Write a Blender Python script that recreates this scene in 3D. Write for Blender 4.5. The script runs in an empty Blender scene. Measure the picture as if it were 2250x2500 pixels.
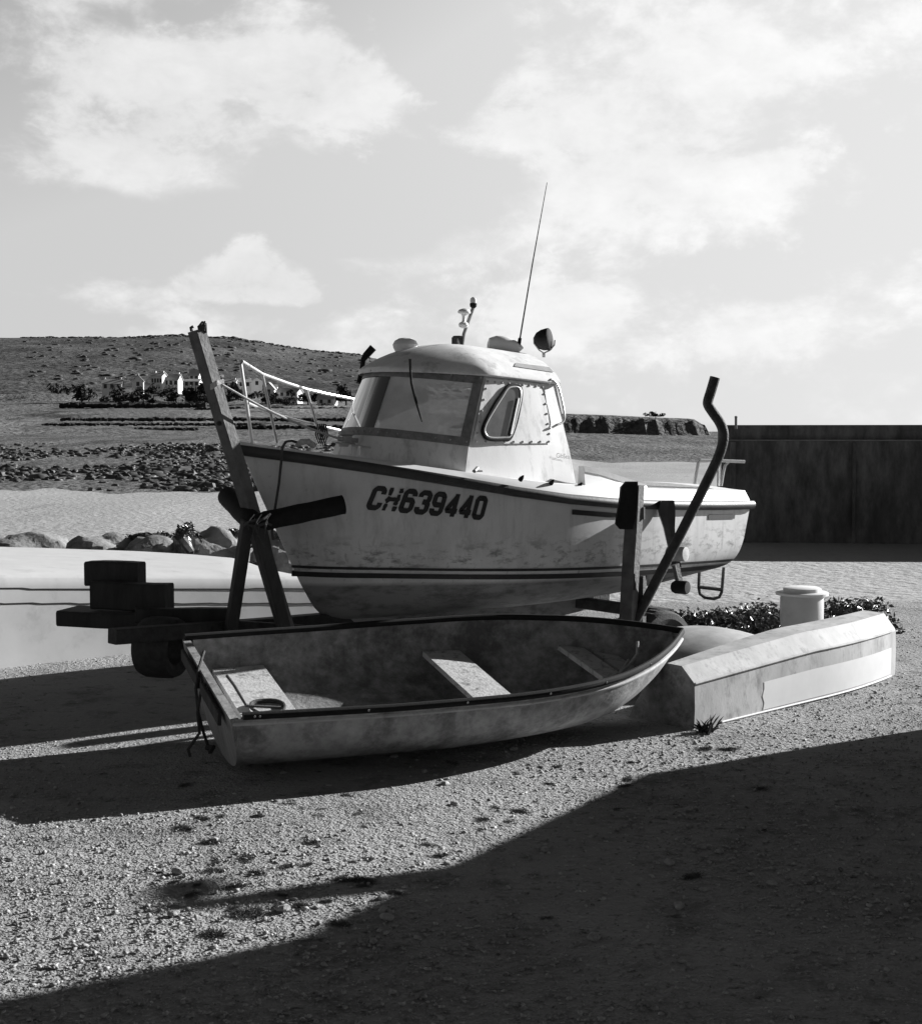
import bpy, math, random
import numpy as np
from mathutils import Vector, Matrix
random.seed(7); RNG = np.random.default_rng(7)
R = math.radians
SC = bpy.context.scene
COL = SC.collection

# ------------------------------------------------------------------ camera
F, CX, CY, EYE = 3300.0, 1125.0, 1250.0, 1.65
PITCH = math.atan((1250 - 1060) / F)
cam_d = bpy.data.cameras.new('camera'); cam = bpy.data.objects.new('camera', cam_d); COL.objects.link(cam)
cam_d.sensor_fit = 'HORIZONTAL'; cam_d.sensor_width = 36; cam_d.lens = F / 2250 * 36
cam_d.clip_start = 0.05; cam_d.clip_end = 6000
cam.location = (0, 0, EYE); cam.rotation_euler = (R(90) - PITCH, 0, 0)
SC.camera = cam
SC.view_settings.view_transform = 'Standard'; SC.view_settings.look = 'None'
SC.view_settings.exposure = 1.05; SC.view_settings.gamma = 1.0

# ------------------------------------------------------------------ sun and sky
SUN_AZ, SUN_EL = 31.0, 19.5          # azimuth from +X towards +Y
sd = (math.cos(R(SUN_AZ)) * math.cos(R(SUN_EL)), math.sin(R(SUN_AZ)) * math.cos(R(SUN_EL)), math.sin(R(SUN_EL)))
sun_d = bpy.data.lights.new('sun', 'SUN'); sun_d.energy = 5.0; sun_d.angle = R(0.5); sun_d.color = (1, 1, 1)
sun = bpy.data.objects.new('sun', sun_d); COL.objects.link(sun)
sun.rotation_euler = Vector(sd).to_track_quat('Z', 'Y').to_euler(); sun.location = (20, 12, 15)

W = bpy.data.worlds.new('World'); SC.world = W; W.use_nodes = True
nt = W.node_tree; nt.nodes.clear(); N = nt.nodes.new; Lk = nt.links.new
def wmath(op, a, b=None, clamp=False):
    n = N('ShaderNodeMath'); n.operation = op; n.use_clamp = clamp
    for i, v in enumerate((a, b)):
        if v is None: continue
        if isinstance(v, (int, float)): n.inputs[i].default_value = v
        else: Lk(v, n.inputs[i])
    return n.outputs[0]
def wsmooth(v, lo, hi):
    n = N('ShaderNodeMapRange'); n.interpolation_type = 'SMOOTHSTEP'
    Lk(v, n.inputs[0]); n.inputs[1].default_value = lo; n.inputs[2].default_value = hi
    return n.outputs[0]
sky = N('ShaderNodeTexSky'); sky.sky_type = 'NISHITA'; sky.sun_disc = False
sky.sun_elevation = R(SUN_EL); sky.sun_rotation = R(90 - SUN_AZ); sky.air_density = 1.0; sky.dust_density = 2.0
bw = N('ShaderNodeRGBToBW'); Lk(sky.outputs[0], bw.inputs[0])
tc = N('ShaderNodeTexCoord'); sep = N('ShaderNodeSeparateXYZ'); Lk(tc.outputs['Generated'], sep.inputs[0])
def wnoise(scale, sx, sy, sz, det, rough, off=0.0, dist=0.0):
    m = N('ShaderNodeMapping'); Lk(tc.outputs['Generated'], m.inputs[0]); m.inputs['Scale'].default_value = (sx, sy, sz)
    m.inputs['Location'].default_value = (off, off * .7, off * .3)
    n = N('ShaderNodeTexNoise'); Lk(m.outputs[0], n.inputs[0]); n.inputs['Scale'].default_value = scale
    n.inputs['Detail'].default_value = det; n.inputs['Roughness'].default_value = rough; n.inputs['Distortion'].default_value = dist
    return n.outputs[0]
nA = wnoise(2.6, 1, 1, 2.0, 9, .56, 3.1, .35)      # large soft masses
nB = wnoise(9.0, 1, 1, 1.7, 9, .62, 1.7, .2)       # billows
nC = wnoise(34.0, 1, 1, 1.5, 8, .62, 4.2, .3)      # fine ragged edges
def blob(px, py, rx, rz):                          # a cloud bank standing in one direction of the sky
    x = (px - CX) / F; z = (1060 - py) / F
    ln = math.sqrt(x * x + 1 + z * z); x, z = x / ln, z / ln
    dx = wmath('DIVIDE', wmath('SUBTRACT', sep.outputs[0], x), rx)
    dz = wmath('DIVIDE', wmath('SUBTRACT', sep.outputs[2], z), rz)
    d2 = wmath('ADD', wmath('MULTIPLY', dx, dx), wmath('MULTIPLY', dz, dz))
    back = wmath('MULTIPLY', wmath('LESS_THAN', sep.outputs[1], 0.0), 50)
    return wmath('SUBTRACT', 1.0, wmath('ADD', d2, back))
dens = wmath('MULTIPLY', wmath('SUBTRACT', nA, .5), 2.4)
dens = wmath('ADD', dens, wmath('MULTIPLY', wmath('SUBTRACT', nB, .5), 1.35))
for (px, py, rx, rz, wgt) in ((520, 200, .17, .065, .7), (760, 160, .10, .05, .6), (450, 400, .13, .04, .45), (1650, 180, .17, .09, .75), (1720, 470, .15, .045, .5),
                              (1350, 745, .07, .02, .4), (1750, 780, .2, .05, .5), (350, 735, .05, .018, .5), (900, 850, .3, .03, .3), (1260, 330, .08, .03, .3),
                              (1080, 150, .055, .05, -.7), (900, 450, .14, .05, -.6), (500, 560, .12, .03, -.5), (520, 82, .10, .02, -.6)):
    b = wmath('MAXIMUM', wmath('ADD', blob(px, py, rx, rz), wmath('MULTIPLY', wmath('SUBTRACT', nB, .5), 2.6)), 0.0)
    b = wmath('MINIMUM', b, 1.0)
    dens = wmath('ADD', dens, wmath('MULTIPLY', b, wgt))
dens = wmath('ADD', dens, wmath('MULTIPLY', wmath('SUBTRACT', nC, .5), .55))
cover = wsmooth(dens, -.02, .62)
cum = None                                          # the crisp cumulus over the hill
for (px, py, rx, rz) in ((625, 655, .026, .022), (560, 682, .03, .018), (680, 690, .028, .018), (500, 700, .026, .012), (735, 715, .022, .012), (620, 712, .045, .012)):
    b = blob(px, py, rx, rz); cum = b if cum is None else wmath('MAXIMUM', cum, b)
cum = wmath('ADD', cum, wmath('ADD', wmath('MULTIPLY', wmath('SUBTRACT', nC, .5), 2.2), wmath('MULTIPLY', wmath('SUBTRACT', nB, .5), 1.5)))
cum = wmath('MULTIPLY', wsmooth(cum, -.1, .7), .85)
cover = wmath('MULTIPLY', wmath('MAXIMUM', cover, cum), .82)
low = wmath('SUBTRACT', 1.0, wsmooth(sep.outputs[2], .34, .62))          # the banks lie low, overhead is clear
front = wsmooth(sep.outputs[1], -.35, .75)
cover = wmath('MULTIPLY', cover, wmath('MULTIPLY', low, front))
side = wsmooth(sep.outputs[0], -.35, .45)
cl_in = wmath('ADD', .40, wmath('ADD', wmath('MULTIPLY', wmath('SUBTRACT', nB, .5), .20), wmath('MULTIPLY', wmath('SUBTRACT', nC, .5), .12)))
cl_in = wmath('ADD', cl_in, wmath('MULTIPLY', side, .07))
SKYK = .10
clear = wmath('MULTIPLY', bw.outputs[0], SKYK)
clear = wmath('MINIMUM', clear, .335)
clear = wmath('MULTIPLY', clear, wmath('ADD', .90, wmath('MULTIPLY', side, .28)))
overhead = wmath('SUBTRACT', 1.0, wmath('MULTIPLY', wsmooth(sep.outputs[2], .31, .56), .90))   # deep blue overhead, dark on this film
clear = wmath('MULTIPLY', clear, overhead)
clear = wmath('MULTIPLY', clear, wmath('ADD', .42, wmath('MULTIPLY', wsmooth(sep.outputs[1], -.75, .55), .58)))   # duller away from the sun
mx = N('ShaderNodeMix'); mx.data_type = 'FLOAT'
Lk(cover, mx.inputs[0]); Lk(clear, mx.inputs[2]); Lk(cl_in, mx.inputs[3])
bg = N('ShaderNodeBackground'); wo = N('ShaderNodeOutputWorld')
Lk(mx.outputs[0], bg.inputs[0]); bg.inputs[1].default_value = 1.0; Lk(bg.outputs[0], wo.inputs[0])

# ------------------------------------------------------------------ helpers
cp_, sp_ = math.cos(PITCH), math.sin(PITCH)
def P(px, py, Y):
    """world point seen at photo pixel (px,py) when it stands at distance Y along the ground"""
    x = (px - CX) / F; y = -(py - CY) / F
    d = Vector((x, cp_ + y * sp_, -sp_ + y * cp_)); t = Y / d.y
    return Vector((d.x * t, Y, EYE + d.z * t))

class MB:
    def __init__(s): s.V = []; s.Fc = []
    def v(s, p): s.V.append(tuple(p)); return len(s.V) - 1
    def face(s, *i): s.Fc.append(tuple(i))
    def grid(s, rows, close_u=False):
        idx = [[s.v(p) for p in r] for r in rows]
        for i in range(len(rows) - 1):
            m = len(rows[i])
            for j in range(m if close_u else m - 1):
                k = (j + 1) % m
                s.face(idx[i][j], idx[i + 1][j], idx[i + 1][k], idx[i][k])
        return idx
    def tube(s, pts, r, n=10, cap=True, sq=False):
        pts = [Vector(p) for p in pts]; m = len(pts)
        rs = r if isinstance(r, (list, tuple)) else [r] * m
        prev = None; rings = []
        for i, p in enumerate(pts):
            t = (pts[min(i + 1, m - 1)] - pts[max(i - 1, 0)]).normalized()
            if prev is None:
                u = t.cross(Vector((0, 0, 1)))
                if u.length < .05: u = t.cross(Vector((0, 1, 0)))
                u.normalize()
            else:
                u = (prev - t * prev.dot(t)).normalized()
            prev = u; w = t.cross(u)
            rings.append([p + (u * math.cos(2 * math.pi * k / n) + w * math.sin(2 * math.pi * k / n)) * rs[i] for k in range(n)])
        idx = s.grid(rings, True)
        if cap: s.face(*idx[0]); s.face(*reversed(idx[-1]))
        return idx
    def beam(s, a, b, w, h, up=(0, 0, 1), bev=.006, n=2, wob=0.0):
        """square timber from a to b, chamfered edges"""
        a, b = Vector(a), Vector(b); t = (b - a).normalized()
        u = t.cross(Vector(up)).normalized(); q = u.cross(t)
        prof = []
        for sx, sy in ((1, 1), (-1, 1), (-1, -1), (1, -1)):
            c = [(sx * (w / 2 - bev), sy * h / 2), (sx * w / 2, sy * (h / 2 - bev))]
            if sx * sy > 0: c.reverse()
            prof += c
        rings = []
        for i in range(n):
            f = i / (n - 1); c = a.lerp(b, f) + u * random.uniform(-wob, wob) + q * random.uniform(-wob, wob)
            rings.append([c + u * x + q * y for x, y in prof])
        idx = s.grid(rings, True); s.face(*idx[0]); s.face(*reversed(idx[-1]))
    def box(s, c, hx, hy, hz, rot=None):
        c = Vector(c); M = rot or Matrix.Identity(3)
        i = [s.v(c + M @ Vector((x * hx, y * hy, z * hz))) for x in (-1, 1) for y in (-1, 1) for z in (-1, 1)]
        for f in ((0, 1, 3, 2), (4, 6, 7, 5), (0, 4, 5, 1), (2, 3, 7, 6), (0, 2, 6, 4), (1, 5, 7, 3)): s.face(*[i[k] for k in f])
    def lathe(s, c, axis, prof, n=24):
        c = Vector(c); t = Vector(axis).normalized(); u = t.orthogonal().normalized(); w = t.cross(u)
        rings = [[c + t * z + (u * math.cos(2 * math.pi * k / n) + w * math.sin(2 * math.pi * k / n)) * max(r, 1e-4) for k in range(n)] for r, z in prof]
        idx = s.grid(rings, True); s.face(*idx[0]); s.face(*reversed(idx[-1]))
    def loft(s, rings, cap=True):
        idx = s.grid(rings, True)
        if cap: s.face(*idx[0]); s.face(*reversed(idx[-1]))
    def obj(s, name, mat, parent=None, smooth=True, angle=35):
        V = np.array(s.V, dtype=float)
        if parent is None: org = np.array([V[:, 0].mean(), V[:, 1].mean(), V[:, 2].min()])
        else: org = np.array(ORG[parent.name])
        me = bpy.data.meshes.new(name); me.from_pydata([tuple(p) for p in (V - org)], [], s.Fc)
        me.validate(); me.update()
        me.materials.append(mat)
        if smooth:
            me.polygons.foreach_set('use_smooth', [True] * len(me.polygons))
            try: me.set_sharp_from_angle(angle=R(angle))
            except Exception: pass
        o = bpy.data.objects.new(name, me); COL.objects.link(o)
        if parent is None: o.location = org; ORG[o.name] = tuple(org)
        else: o.parent = parent; ORG[o.name] = tuple(org)
        return o
ORG = {}
def sm(pts, k=5):
    pts = [Vector(p) for p in pts]; out = []
    for i in range(len(pts) - 1):
        p0, p1, p2, p3 = pts[max(i - 1, 0)], pts[i], pts[i + 1], pts[min(i + 2, len(pts) - 1)]
        for j in range(k):
            t = j / k; out.append(.5 * (2 * p1 + (p2 - p0) * t + (2 * p0 - 5 * p1 + 4 * p2 - p3) * t * t + (3 * p1 - p0 - 3 * p2 + p3) * t ** 3))
    out.append(pts[-1]); return out
def tag(o, label=None, cat=None, group=None, kind=None):
    for k, v in (('label', label), ('category', cat), ('group', group), ('kind', kind)):
        if v: o[k] = v
    return o
def thing(name, loc, label, cat, group=None):
    o = bpy.data.objects.new(name, None); COL.objects.link(o); o.location = loc; o.empty_display_size = .2
    ORG[o.name] = tuple(loc); return tag(o, label, cat, group)

# ------------------------------------------------------------------ materials (black and white film: neutral greys)
def mat(name, base, var=.25, scale=6.0, rough=.7, bump=0.0, bscale=60.0, metal=0.0, stain=0.0, sbase=.06, sscale=3.0, sthr=.62, stretch=(1, 1, 1), spec=.4):
    m = bpy.data.materials.new(name); m.use_nodes = True; t = m.node_tree; nd = t.nodes; lk = t.links
    b = nd['Principled BSDF']; b.inputs['Roughness'].default_value = rough; b.inputs['Metallic'].default_value = metal
    b.inputs['Specular IOR Level'].default_value = spec
    g = nd.new('ShaderNodeNewGeometry'); mp = nd.new('ShaderNodeMapping'); lk.new(g.outputs['Position'], mp.inputs[0]); mp.inputs['Scale'].default_value = stretch
    n = nd.new('ShaderNodeTexNoise'); lk.new(mp.outputs[0], n.inputs[0]); n.inputs['Scale'].default_value = scale; n.inputs['Detail'].default_value = 8; n.inputs['Roughness'].default_value = .65
    r = nd.new('ShaderNodeValToRGB'); lk.new(n.outputs[0], r.inputs[0])
    lo, hi = base * (1 - var), min(base * (1 + var), .9)
    r.color_ramp.elements[0].position = .3; r.color_ramp.elements[0].color = (lo, lo, lo, 1)
    r.color_ramp.elements[1].position = .7; r.color_ramp.elements[1].color = (hi, hi, hi, 1)
    out = r.outputs[0]
    if stain > 0:
        n2 = nd.new('ShaderNodeTexNoise'); lk.new(mp.outputs[0], n2.inputs[0]); n2.inputs['Scale'].default_value = sscale; n2.inputs['Detail'].default_value = 10; n2.inputs['Roughness'].default_value = .72
        r2 = nd.new('ShaderNodeMapRange'); lk.new(n2.outputs[0], r2.inputs[0]); r2.inputs[1].default_value = sthr; r2.inputs[2].default_value = sthr + .14; r2.inputs[4].default_value = stain
        mxn = nd.new('ShaderNodeMix'); mxn.data_type = 'RGBA'; lk.new(r2.outputs[0], mxn.inputs[0]); lk.new(out, mxn.inputs[6]); mxn.inputs[7].default_value = (sbase, sbase, sbase, 1)
        out = mxn.outputs[2]
    lk.new(out, b.inputs['Base Color'])
    if bump > 0:
        n3 = nd.new('ShaderNodeTexNoise'); lk.new(mp.outputs[0], n3.inputs[0]); n3.inputs['Scale'].default_value = bscale; n3.inputs['Detail'].default_value = 6
        bp = nd.new('ShaderNodeBump'); bp.inputs['Strength'].default_value = bump; bp.inputs['Distance'].default_value = .02
        lk.new(n3.outputs[0], bp.inputs['Height']); lk.new(bp.outputs[0], b.inputs['Normal'])
    return m

M = {}
M['white'] = mat('white_gelcoat', .74, .06, 4, .45, stain=.35, sbase=.42, sscale=5, sthr=.56)
M['cabin'] = mat('cabin_gelcoat', .72, .08, 7, .5, bump=.05, bscale=200, stain=.6, sbase=.3, sscale=9, sthr=.51, stretch=(1, 1, .35))
M['roof'] = mat('roof_gelcoat', .66, .14, 9, .65, stain=.6, sbase=.25, sscale=7, sthr=.5)
M['black'] = mat('black_rubber', .014, .3, 20, .8, bump=.1, bscale=120, spec=.2)
M['rail'] = mat('grey_rubber_rail', .04, .3, 12, .5, bump=.08, bscale=80)
M['steel'] = mat('polished_tube', .62, .05, 10, .3, metal=.55)
M['grey_metal'] = mat('weathered_aluminium', .22, .35, 14, .5, stain=.6, sbase=.05, sscale=22, sthr=.55)
M['dark_timber'] = mat('tarred_timber', .035, .5, 9, .8, bump=.35, bscale=40, stretch=(1, 1, .25))
M['timber'] = mat('weathered_timber', .115, .35, 8, .8, bump=.35, bscale=45, stain=.5, sbase=.07, sscale=12, sthr=.58)
M['rust'] = mat('rusty_steel', .035, .5, 14, .75, bump=.3, bscale=70, stain=.5, sbase=.10, sscale=18, sthr=.6)
M['gal'] = mat('galvanised_plate', .33, .3, 12, .55, bump=.1, bscale=60, stain=.5, sbase=.12, sscale=9, sthr=.55)
M['decal'] = mat('black_vinyl', .018, .2, 10, .5)
M['stripe'] = mat('dark_stripe_paint', .028, .4, 16, .5, stain=.8, sbase=.3, sscale=15, sthr=.66)
M['deckgrey'] = mat('grey_non_slip_paint', .30, .15, 14, .8, bump=.1, bscale=200)
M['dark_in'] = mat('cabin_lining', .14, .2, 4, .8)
M['rope'] = mat('pale_rope', .42, .3, 60, .85, bump=.4, bscale=220)
M['rope_dark'] = mat('tarry_rope', .06, .3, 60, .9, bump=.4, bscale=220)
M['dinghy_out'] = mat('old_dinghy_paint', .34, .4, 9, .75, bump=.15, bscale=60, stain=.8, sbase=.09, sscale=3.2, sthr=.47)
M['dinghy_in'] = mat('dirty_dinghy_lining', .22, .5, 14, .8, bump=.2, bscale=50, stain=.75, sbase=.06, sscale=4, sthr=.47)
M['transom'] = mat('streaked_transom', .24, .35, 10, .8, bump=.15, bscale=60, stain=.85, sbase=.035, sscale=12, sthr=.53, stretch=(1, 1, .22))
M['thwart'] = mat('flaking_thwart_paint', .5, .15, 10, .7, bump=.2, bscale=60, stain=.85, sbase=.07, sscale=16, sthr=.52)
M['skiff'] = mat('chalky_skiff_hull', .42, .25, 5, .75, bump=.06, bscale=90, stain=.7, sbase=.16, sscale=11, sthr=.52, stretch=(1, 1, .5))
M['skiff_end'] = mat('shaded_skiff_end', .22, .5, 9, .9, bump=.3, bscale=40, stain=.7, sbase=.04, sscale=8, sthr=.5)  # darker than the hull: shade of the end face put into its colour
M['patch'] = mat('fresh_white_paint', .68, .04, 10, .6)
M['smooth_hull'] = mat('brushed_grey_hull', .36, .25, 6, .6, bump=.05, bscale=60, stretch=(1, 1, 3))
M['plank'] = mat('white_planking', .5, .07, 5, .6, stain=.45, sbase=.3, sscale=4, sthr=.54)
M['seam'] = mat('dark_seam', .03, .2, 10, .9)
M['tyre'] = mat('perished_tyre', .045, .4, 18, .85, bump=.2, bscale=70)
M['rock'] = mat('granite_boulder', .2, .5, 6, .9, bump=.6, bscale=22, stain=.75, sbase=.05, sscale=4, sthr=.52)
M['leaf'] = mat('glossy_leaf', .05, .5, 9, .28, spec=.6)
M['twig'] = mat('bark', .05, .4, 20, .9)
M['weed'] = mat('dry_weed', .11, .6, 20, .9)
M['stone'] = mat('loose_stone', .3, .4, 30, .9, bump=.3, bscale=80)
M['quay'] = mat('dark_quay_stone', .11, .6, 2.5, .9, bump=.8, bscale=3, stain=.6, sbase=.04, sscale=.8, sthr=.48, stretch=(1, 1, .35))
M['ledge'] = mat('concrete_ledge', .2, .3, 2, .9)
M['house_wall'] = mat('rendered_wall', .72, .12, .3, .9)
M['slate'] = mat('slate_roof', .38, .25, .4, .8)
M['pane_dark'] = mat('dark_window_glass', .03, .1, 1, .15)
M['far_leaf'] = mat('far_foliage', .03, .6, .25, .95)
M['hedge_far'] = mat('far_hedge', .022, .6, .3, .95)
M['scrub'] = mat('hill_scrub_leaf', .07, .5, .2, .95)
M['drum'] = mat('pale_plastic_drum', .5, .12, 6, .5, stain=.4, sbase=.25, sscale=5, sthr=.55)
M['shed'] = mat('tarred_shed_boards', .08, .4, 4, .9, stretch=(4, 4, .5))
M['clear'] = mat('clear_lamp_glass', .7, .05, 5, .15)
M['kelp'] = mat('wet_seaweed', .055, .6, 2.5, .6)

def glass(name, haze, haze_col, tint):
    m = bpy.data.materials.new(name); m.use_nodes = True; t = m.node_tree; nd = t.nodes; lk = t.links; nd.clear()
    tr = nd.new('ShaderNodeBsdfTransparent'); tr.inputs[0].default_value = (tint, tint, tint, 1)
    df0 = nd.new('ShaderNodeBsdfDiffuse'); tl = nd.new('ShaderNodeBsdfTranslucent'); tl.inputs[0].default_value = (haze_col,) * 3 + (1,); df = nd.new('ShaderNodeMixShader'); df.inputs[0].default_value = .5; lk.new(df0.outputs[0], df.inputs[1]); lk.new(tl.outputs[0], df.inputs[2]); gl = nd.new('ShaderNodeBsdfGlossy'); gl.inputs['Roughness'].default_value = .06
    g = nd.new('ShaderNodeNewGeometry'); n = nd.new('ShaderNodeTexNoise'); lk.new(g.outputs['Position'], n.inputs[0]); n.inputs['Scale'].default_value = 9; n.inputs['Detail'].default_value = 6
    mr = nd.new('ShaderNodeMapRange'); lk.new(n.outputs[0], mr.inputs[0]); mr.inputs[1].default_value = .3; mr.inputs[2].default_value = .7
    mr.inputs[3].default_value = haze - .08; mr.inputs[4].default_value = haze + .12
    df0.inputs[0].default_value = (haze_col, haze_col, haze_col, 1)
    a = nd.new('ShaderNodeMixShader'); lk.new(mr.outputs[0], a.inputs[0]); lk.new(tr.outputs[0], a.inputs[1]); lk.new(df.outputs[0], a.inputs[2])
    fr = nd.new('ShaderNodeFresnel'); fr.inputs[0].default_value = 1.5
    b = nd.new('ShaderNodeMixShader'); lk.new(fr.outputs[0], b.inputs[0]); lk.new(a.outputs[0], b.inputs[1]); lk.new(gl.outputs[0], b.inputs[2])
    o = nd.new('ShaderNodeOutputMaterial'); lk.new(b.outputs[0], o.inputs[0]); return m
M['screen'] = glass('hazed_perspex', .72, .85, .95)
M['side_glass'] = mat('side_window_glass', .10, .3, 9, .12, spec=.8)

def hull_mat():
    """gelcoat topsides, scuffed and streaked, darker old antifouling under the stripes (regions keyed to height on the hull)"""
    m = bpy.data.materials.new('scuffed_hull_gelcoat'); m.use_nodes = True; t = m.node_tree; nd = t.nodes; lk = t.links
    b = nd['Principled BSDF']; b.inputs['Roughness'].default_value = .5
    g = nd.new('ShaderNodeNewGeometry'); sp = nd.new('ShaderNodeSeparateXYZ'); lk.new(g.outputs['Position'], sp.inputs[0])
    def noise(sc, st=(1, 1, 1), det=9, ro=.7):
        mp = nd.new('ShaderNodeMapping'); lk.new(g.outputs['Position'], mp.inputs[0]); mp.inputs['Scale'].default_value = st
        n = nd.new('ShaderNodeTexNoise'); lk.new(mp.outputs[0], n.inputs[0]); n.inputs['Scale'].default_value = sc; n.inputs['Detail'].default_value = det; n.inputs['Roughness'].default_value = ro; return n.outputs[0]
    def mr(v, a, c, d, e, sm=False):
        k = nd.new('ShaderNodeMapRange'); lk.new(v, k.inputs[0])
        for i, q in enumerate((a, c, d, e)): k.inputs[i + 1].default_value = q
        return k.outputs[0]
    def mul(a, c):
        k = nd.new('ShaderNodeMath'); k.operation = 'MULTIPLY'; lk.new(a, k.inputs[0])
        if isinstance(c, float): k.inputs[1].default_value = c
        else: lk.new(c, k.inputs[1])
        return k.outputs[0]
    def mixc(f, a, c):
        k = nd.new('ShaderNodeMix'); k.data_type = 'RGBA'; lk.new(f, k.inputs[0])
        for i, q in ((6, a), (7, c)):
            if isinstance(q, float): k.inputs[i].default_value = (q, q, q, 1)
            else: lk.new(q, k.inputs[i])
        return k.outputs[2]
    c = mixc(mr(noise(3), .35, .7, 0, 1), .66, .58)
    c = mixc(mr(noise(8, (1, 1, .10)), .52, .72, 0, .6), c, .32)
    band = mul(mr(sp.outputs[2], .74, .80, 0, 1), mr(sp.outputs[2], .86, 1.02, 1, 0))
    c = mixc(mul(mr(noise(9, (1, 1, 2.2)), .50, .63, 0, .85), band), c, .12)
    c = mixc(mr(noise(14), .64, .74, 0, .7), c, .2)
    c = mixc(mr(noise(2.2, (1, 1, .5)), .48, .7, 0, .7), c, .40)
    c = mixc(mul(mr(noise(26, (1, 1, .1)), .58, .7, 0, .7), mr(sp.outputs[2], 1.3, .8, 0, 1)), c, .2)
    under = mr(sp.outputs[2], .66, .69, 1, 0)
    bot = mixc(mr(noise(5, (1, 1, 2.5)), .45, .65, 0, 1), .26, .10)
    c = mixc(under, c, bot)
    lk.new(c, b.inputs['Base Color']); return m
M['hull'] = hull_mat()

def ground_mat(name, layers, bump, bscale, vor=0.0, rough=.95):
    """layers: list of (colour, noise scale, threshold lo, hi, stretch) painted over a first plain colour"""
    m = bpy.data.materials.new(name); m.use_nodes = True; t = m.node_tree; nd = t.nodes; lk = t.links
    b = nd['Principled BSDF']; b.inputs['Roughness'].default_value = rough; b.inputs['Specular IOR Level'].default_value = .15
    g = nd.new('ShaderNodeNewGeometry'); cur = layers[0][0]
    for (c, sc, lo, hi, st) in layers[1:]:
        mp = nd.new('ShaderNodeMapping'); lk.new(g.outputs['Position'], mp.inputs[0]); mp.inputs['Scale'].default_value = st
        n = nd.new('ShaderNodeTexNoise'); lk.new(mp.outputs[0], n.inputs[0]); n.inputs['Scale'].default_value = sc; n.inputs['Detail'].default_value = 10; n.inputs['Roughness'].default_value = .68
        r = nd.new('ShaderNodeMapRange'); lk.new(n.outputs[0], r.inputs[0]); r.inputs[1].default_value = lo; r.inputs[2].default_value = hi
        k = nd.new('ShaderNodeMix'); k.data_type = 'RGBA'; lk.new(r.outputs[0], k.inputs[0])
        if isinstance(cur, float): k.inputs[6].default_value = (cur, cur, cur, 1)
        else: lk.new(cur, k.inputs[6])
        k.inputs[7].default_value = (c, c, c, 1); cur = k.outputs[2]
    lk.new(cur, b.inputs['Base Color'])
    if vor: 
        v = nd.new('ShaderNodeTexVoronoi'); lk.new(g.outputs['Position'], v.inputs[0]); v.inputs['Scale'].default_value = vor; h = v.outputs[0]
    n = nd.new('ShaderNodeTexNoise'); lk.new(g.outputs['Position'], n.inputs[0]); n.inputs['Scale'].default_value = bscale; n.inputs['Detail'].default_value = 8
    bp = nd.new('ShaderNodeBump'); bp.inputs['Strength'].default_value = bump; bp.inputs['Distance'].default_value = 1.2 / bscale
    lk.new(n.outputs[0], bp.inputs['Height'])
    if vor:
        bp2 = nd.new('ShaderNodeBump'); bp2.inputs['Strength'].default_value = .8; bp2.inputs['Distance'].default_value = .5 / vor; bp2.invert = True
        lk.new(h, bp2.inputs['Height']); lk.new(bp.outputs[0], bp2.inputs['Normal']); lk.new(bp2.outputs[0], b.inputs['Normal'])
    else: lk.new(bp.outputs[0], b.inputs['Normal'])
    return m
M['gravel'] = ground_mat('gravel', [(.25,), (.33, 1.3, .4, .7, (1, 1, 1)), (.12, 3.2, .52, .70, (1, 1, 1)), (.06, 9, .58, .68, (1, 1.6, 1)), (.36, 40, .55, .7, (1, 1, 1))], .55, 30, vor=85)
M['pebble'] = mat('gravel_pebbles', .29, .75, 22, .9)
M['sand'] = ground_mat('tidal_sand', [(.38,), (.29, .12, .4, .65, (1, .25, 1)), (.20, .5, .60, .72, (1, .22, 1)), (.30, 4, .5, .7, (1, .5, 1))], .35, 3)
M['bank'] = ground_mat('rocky_bank', [(.16,), (.05, .6, .45, .6, (1, 1, 1)), (.3, 2, .6, .7, (1, 1, 1))], .9, 2)
M['shore'] = ground_mat('weedy_shore', [(.15,), (.06, .12, .45, .6, (1, .4, 1)), (.26, .16, .57, .66, (1, .25, 1)), (.04, 1.2, .55, .65, (1, 1, 1))], 1.0, 1.2)
M['field'] = ground_mat('fields', [(.13,), (.22, .02, .5, .6, (1, .3, 1)), (.04, .05, .55, .63, (1, .35, 1)), (.07, .6, .5, .7, (1, 1, 1))], .8, .5)
M['hill'] = ground_mat('scrub_hill', [(.075,), (.13, .012, .45, .65, (1, .6, 1)), (.032, .022, .49, .6, (1, .5, 1)), (.17, .03, .6, .72, (1, .3, 1)), (.045, .12, .5, .66, (1, .6, 1))], .6, .25)
M['headland'] = ground_mat('headland', [(.12,), (.16, .05, .45, .65, (1, 1, .5)), (.07, .15, .5, .6, (1, 1, .4)), (.06, .8, .5, .65, (1, 1, 1))], .8, .5)

# ------------------------------------------------------------------ terrain
def ipl(x, tab):
    return float(np.interp(x, [a for a, _ in tab], [b for _, b in tab]))
LEFT = [(-50, 0), (13.3, 0), (17.5, -2.5), (98, -2.5), (150, -1.2), (200, .5), (260, 1.6), (300, 3), (400, 8), (500, 13.5), (600, 24), (750, 45)]
RIGHT = [(-50, 0), (13.3, 0), (17.5, -2.5), (205, -2.5), (240, -.6), (293, 1.9), (330, 1.9), (700, 1.0), (1300, -4)]
RIDGE = [(335, 826), (380, 821), (430, 819), (500, 823), (560, 826), (640, 836), (720, 849), (800, 860), (870, 866), (960, 890), (1100, 940), (1250, 985), (1400, 1010), (1600, 1030), (2300, 1050)]
def wob(x, y, s):
    return math.sin(x / s * 1.7 + y / s * .6) * .5 + math.sin(x / s * .53 - y / s * 1.31 + 1.3) * .5 + .4 * math.sin(x / s * 3.9 + y / s * 2.7)
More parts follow.
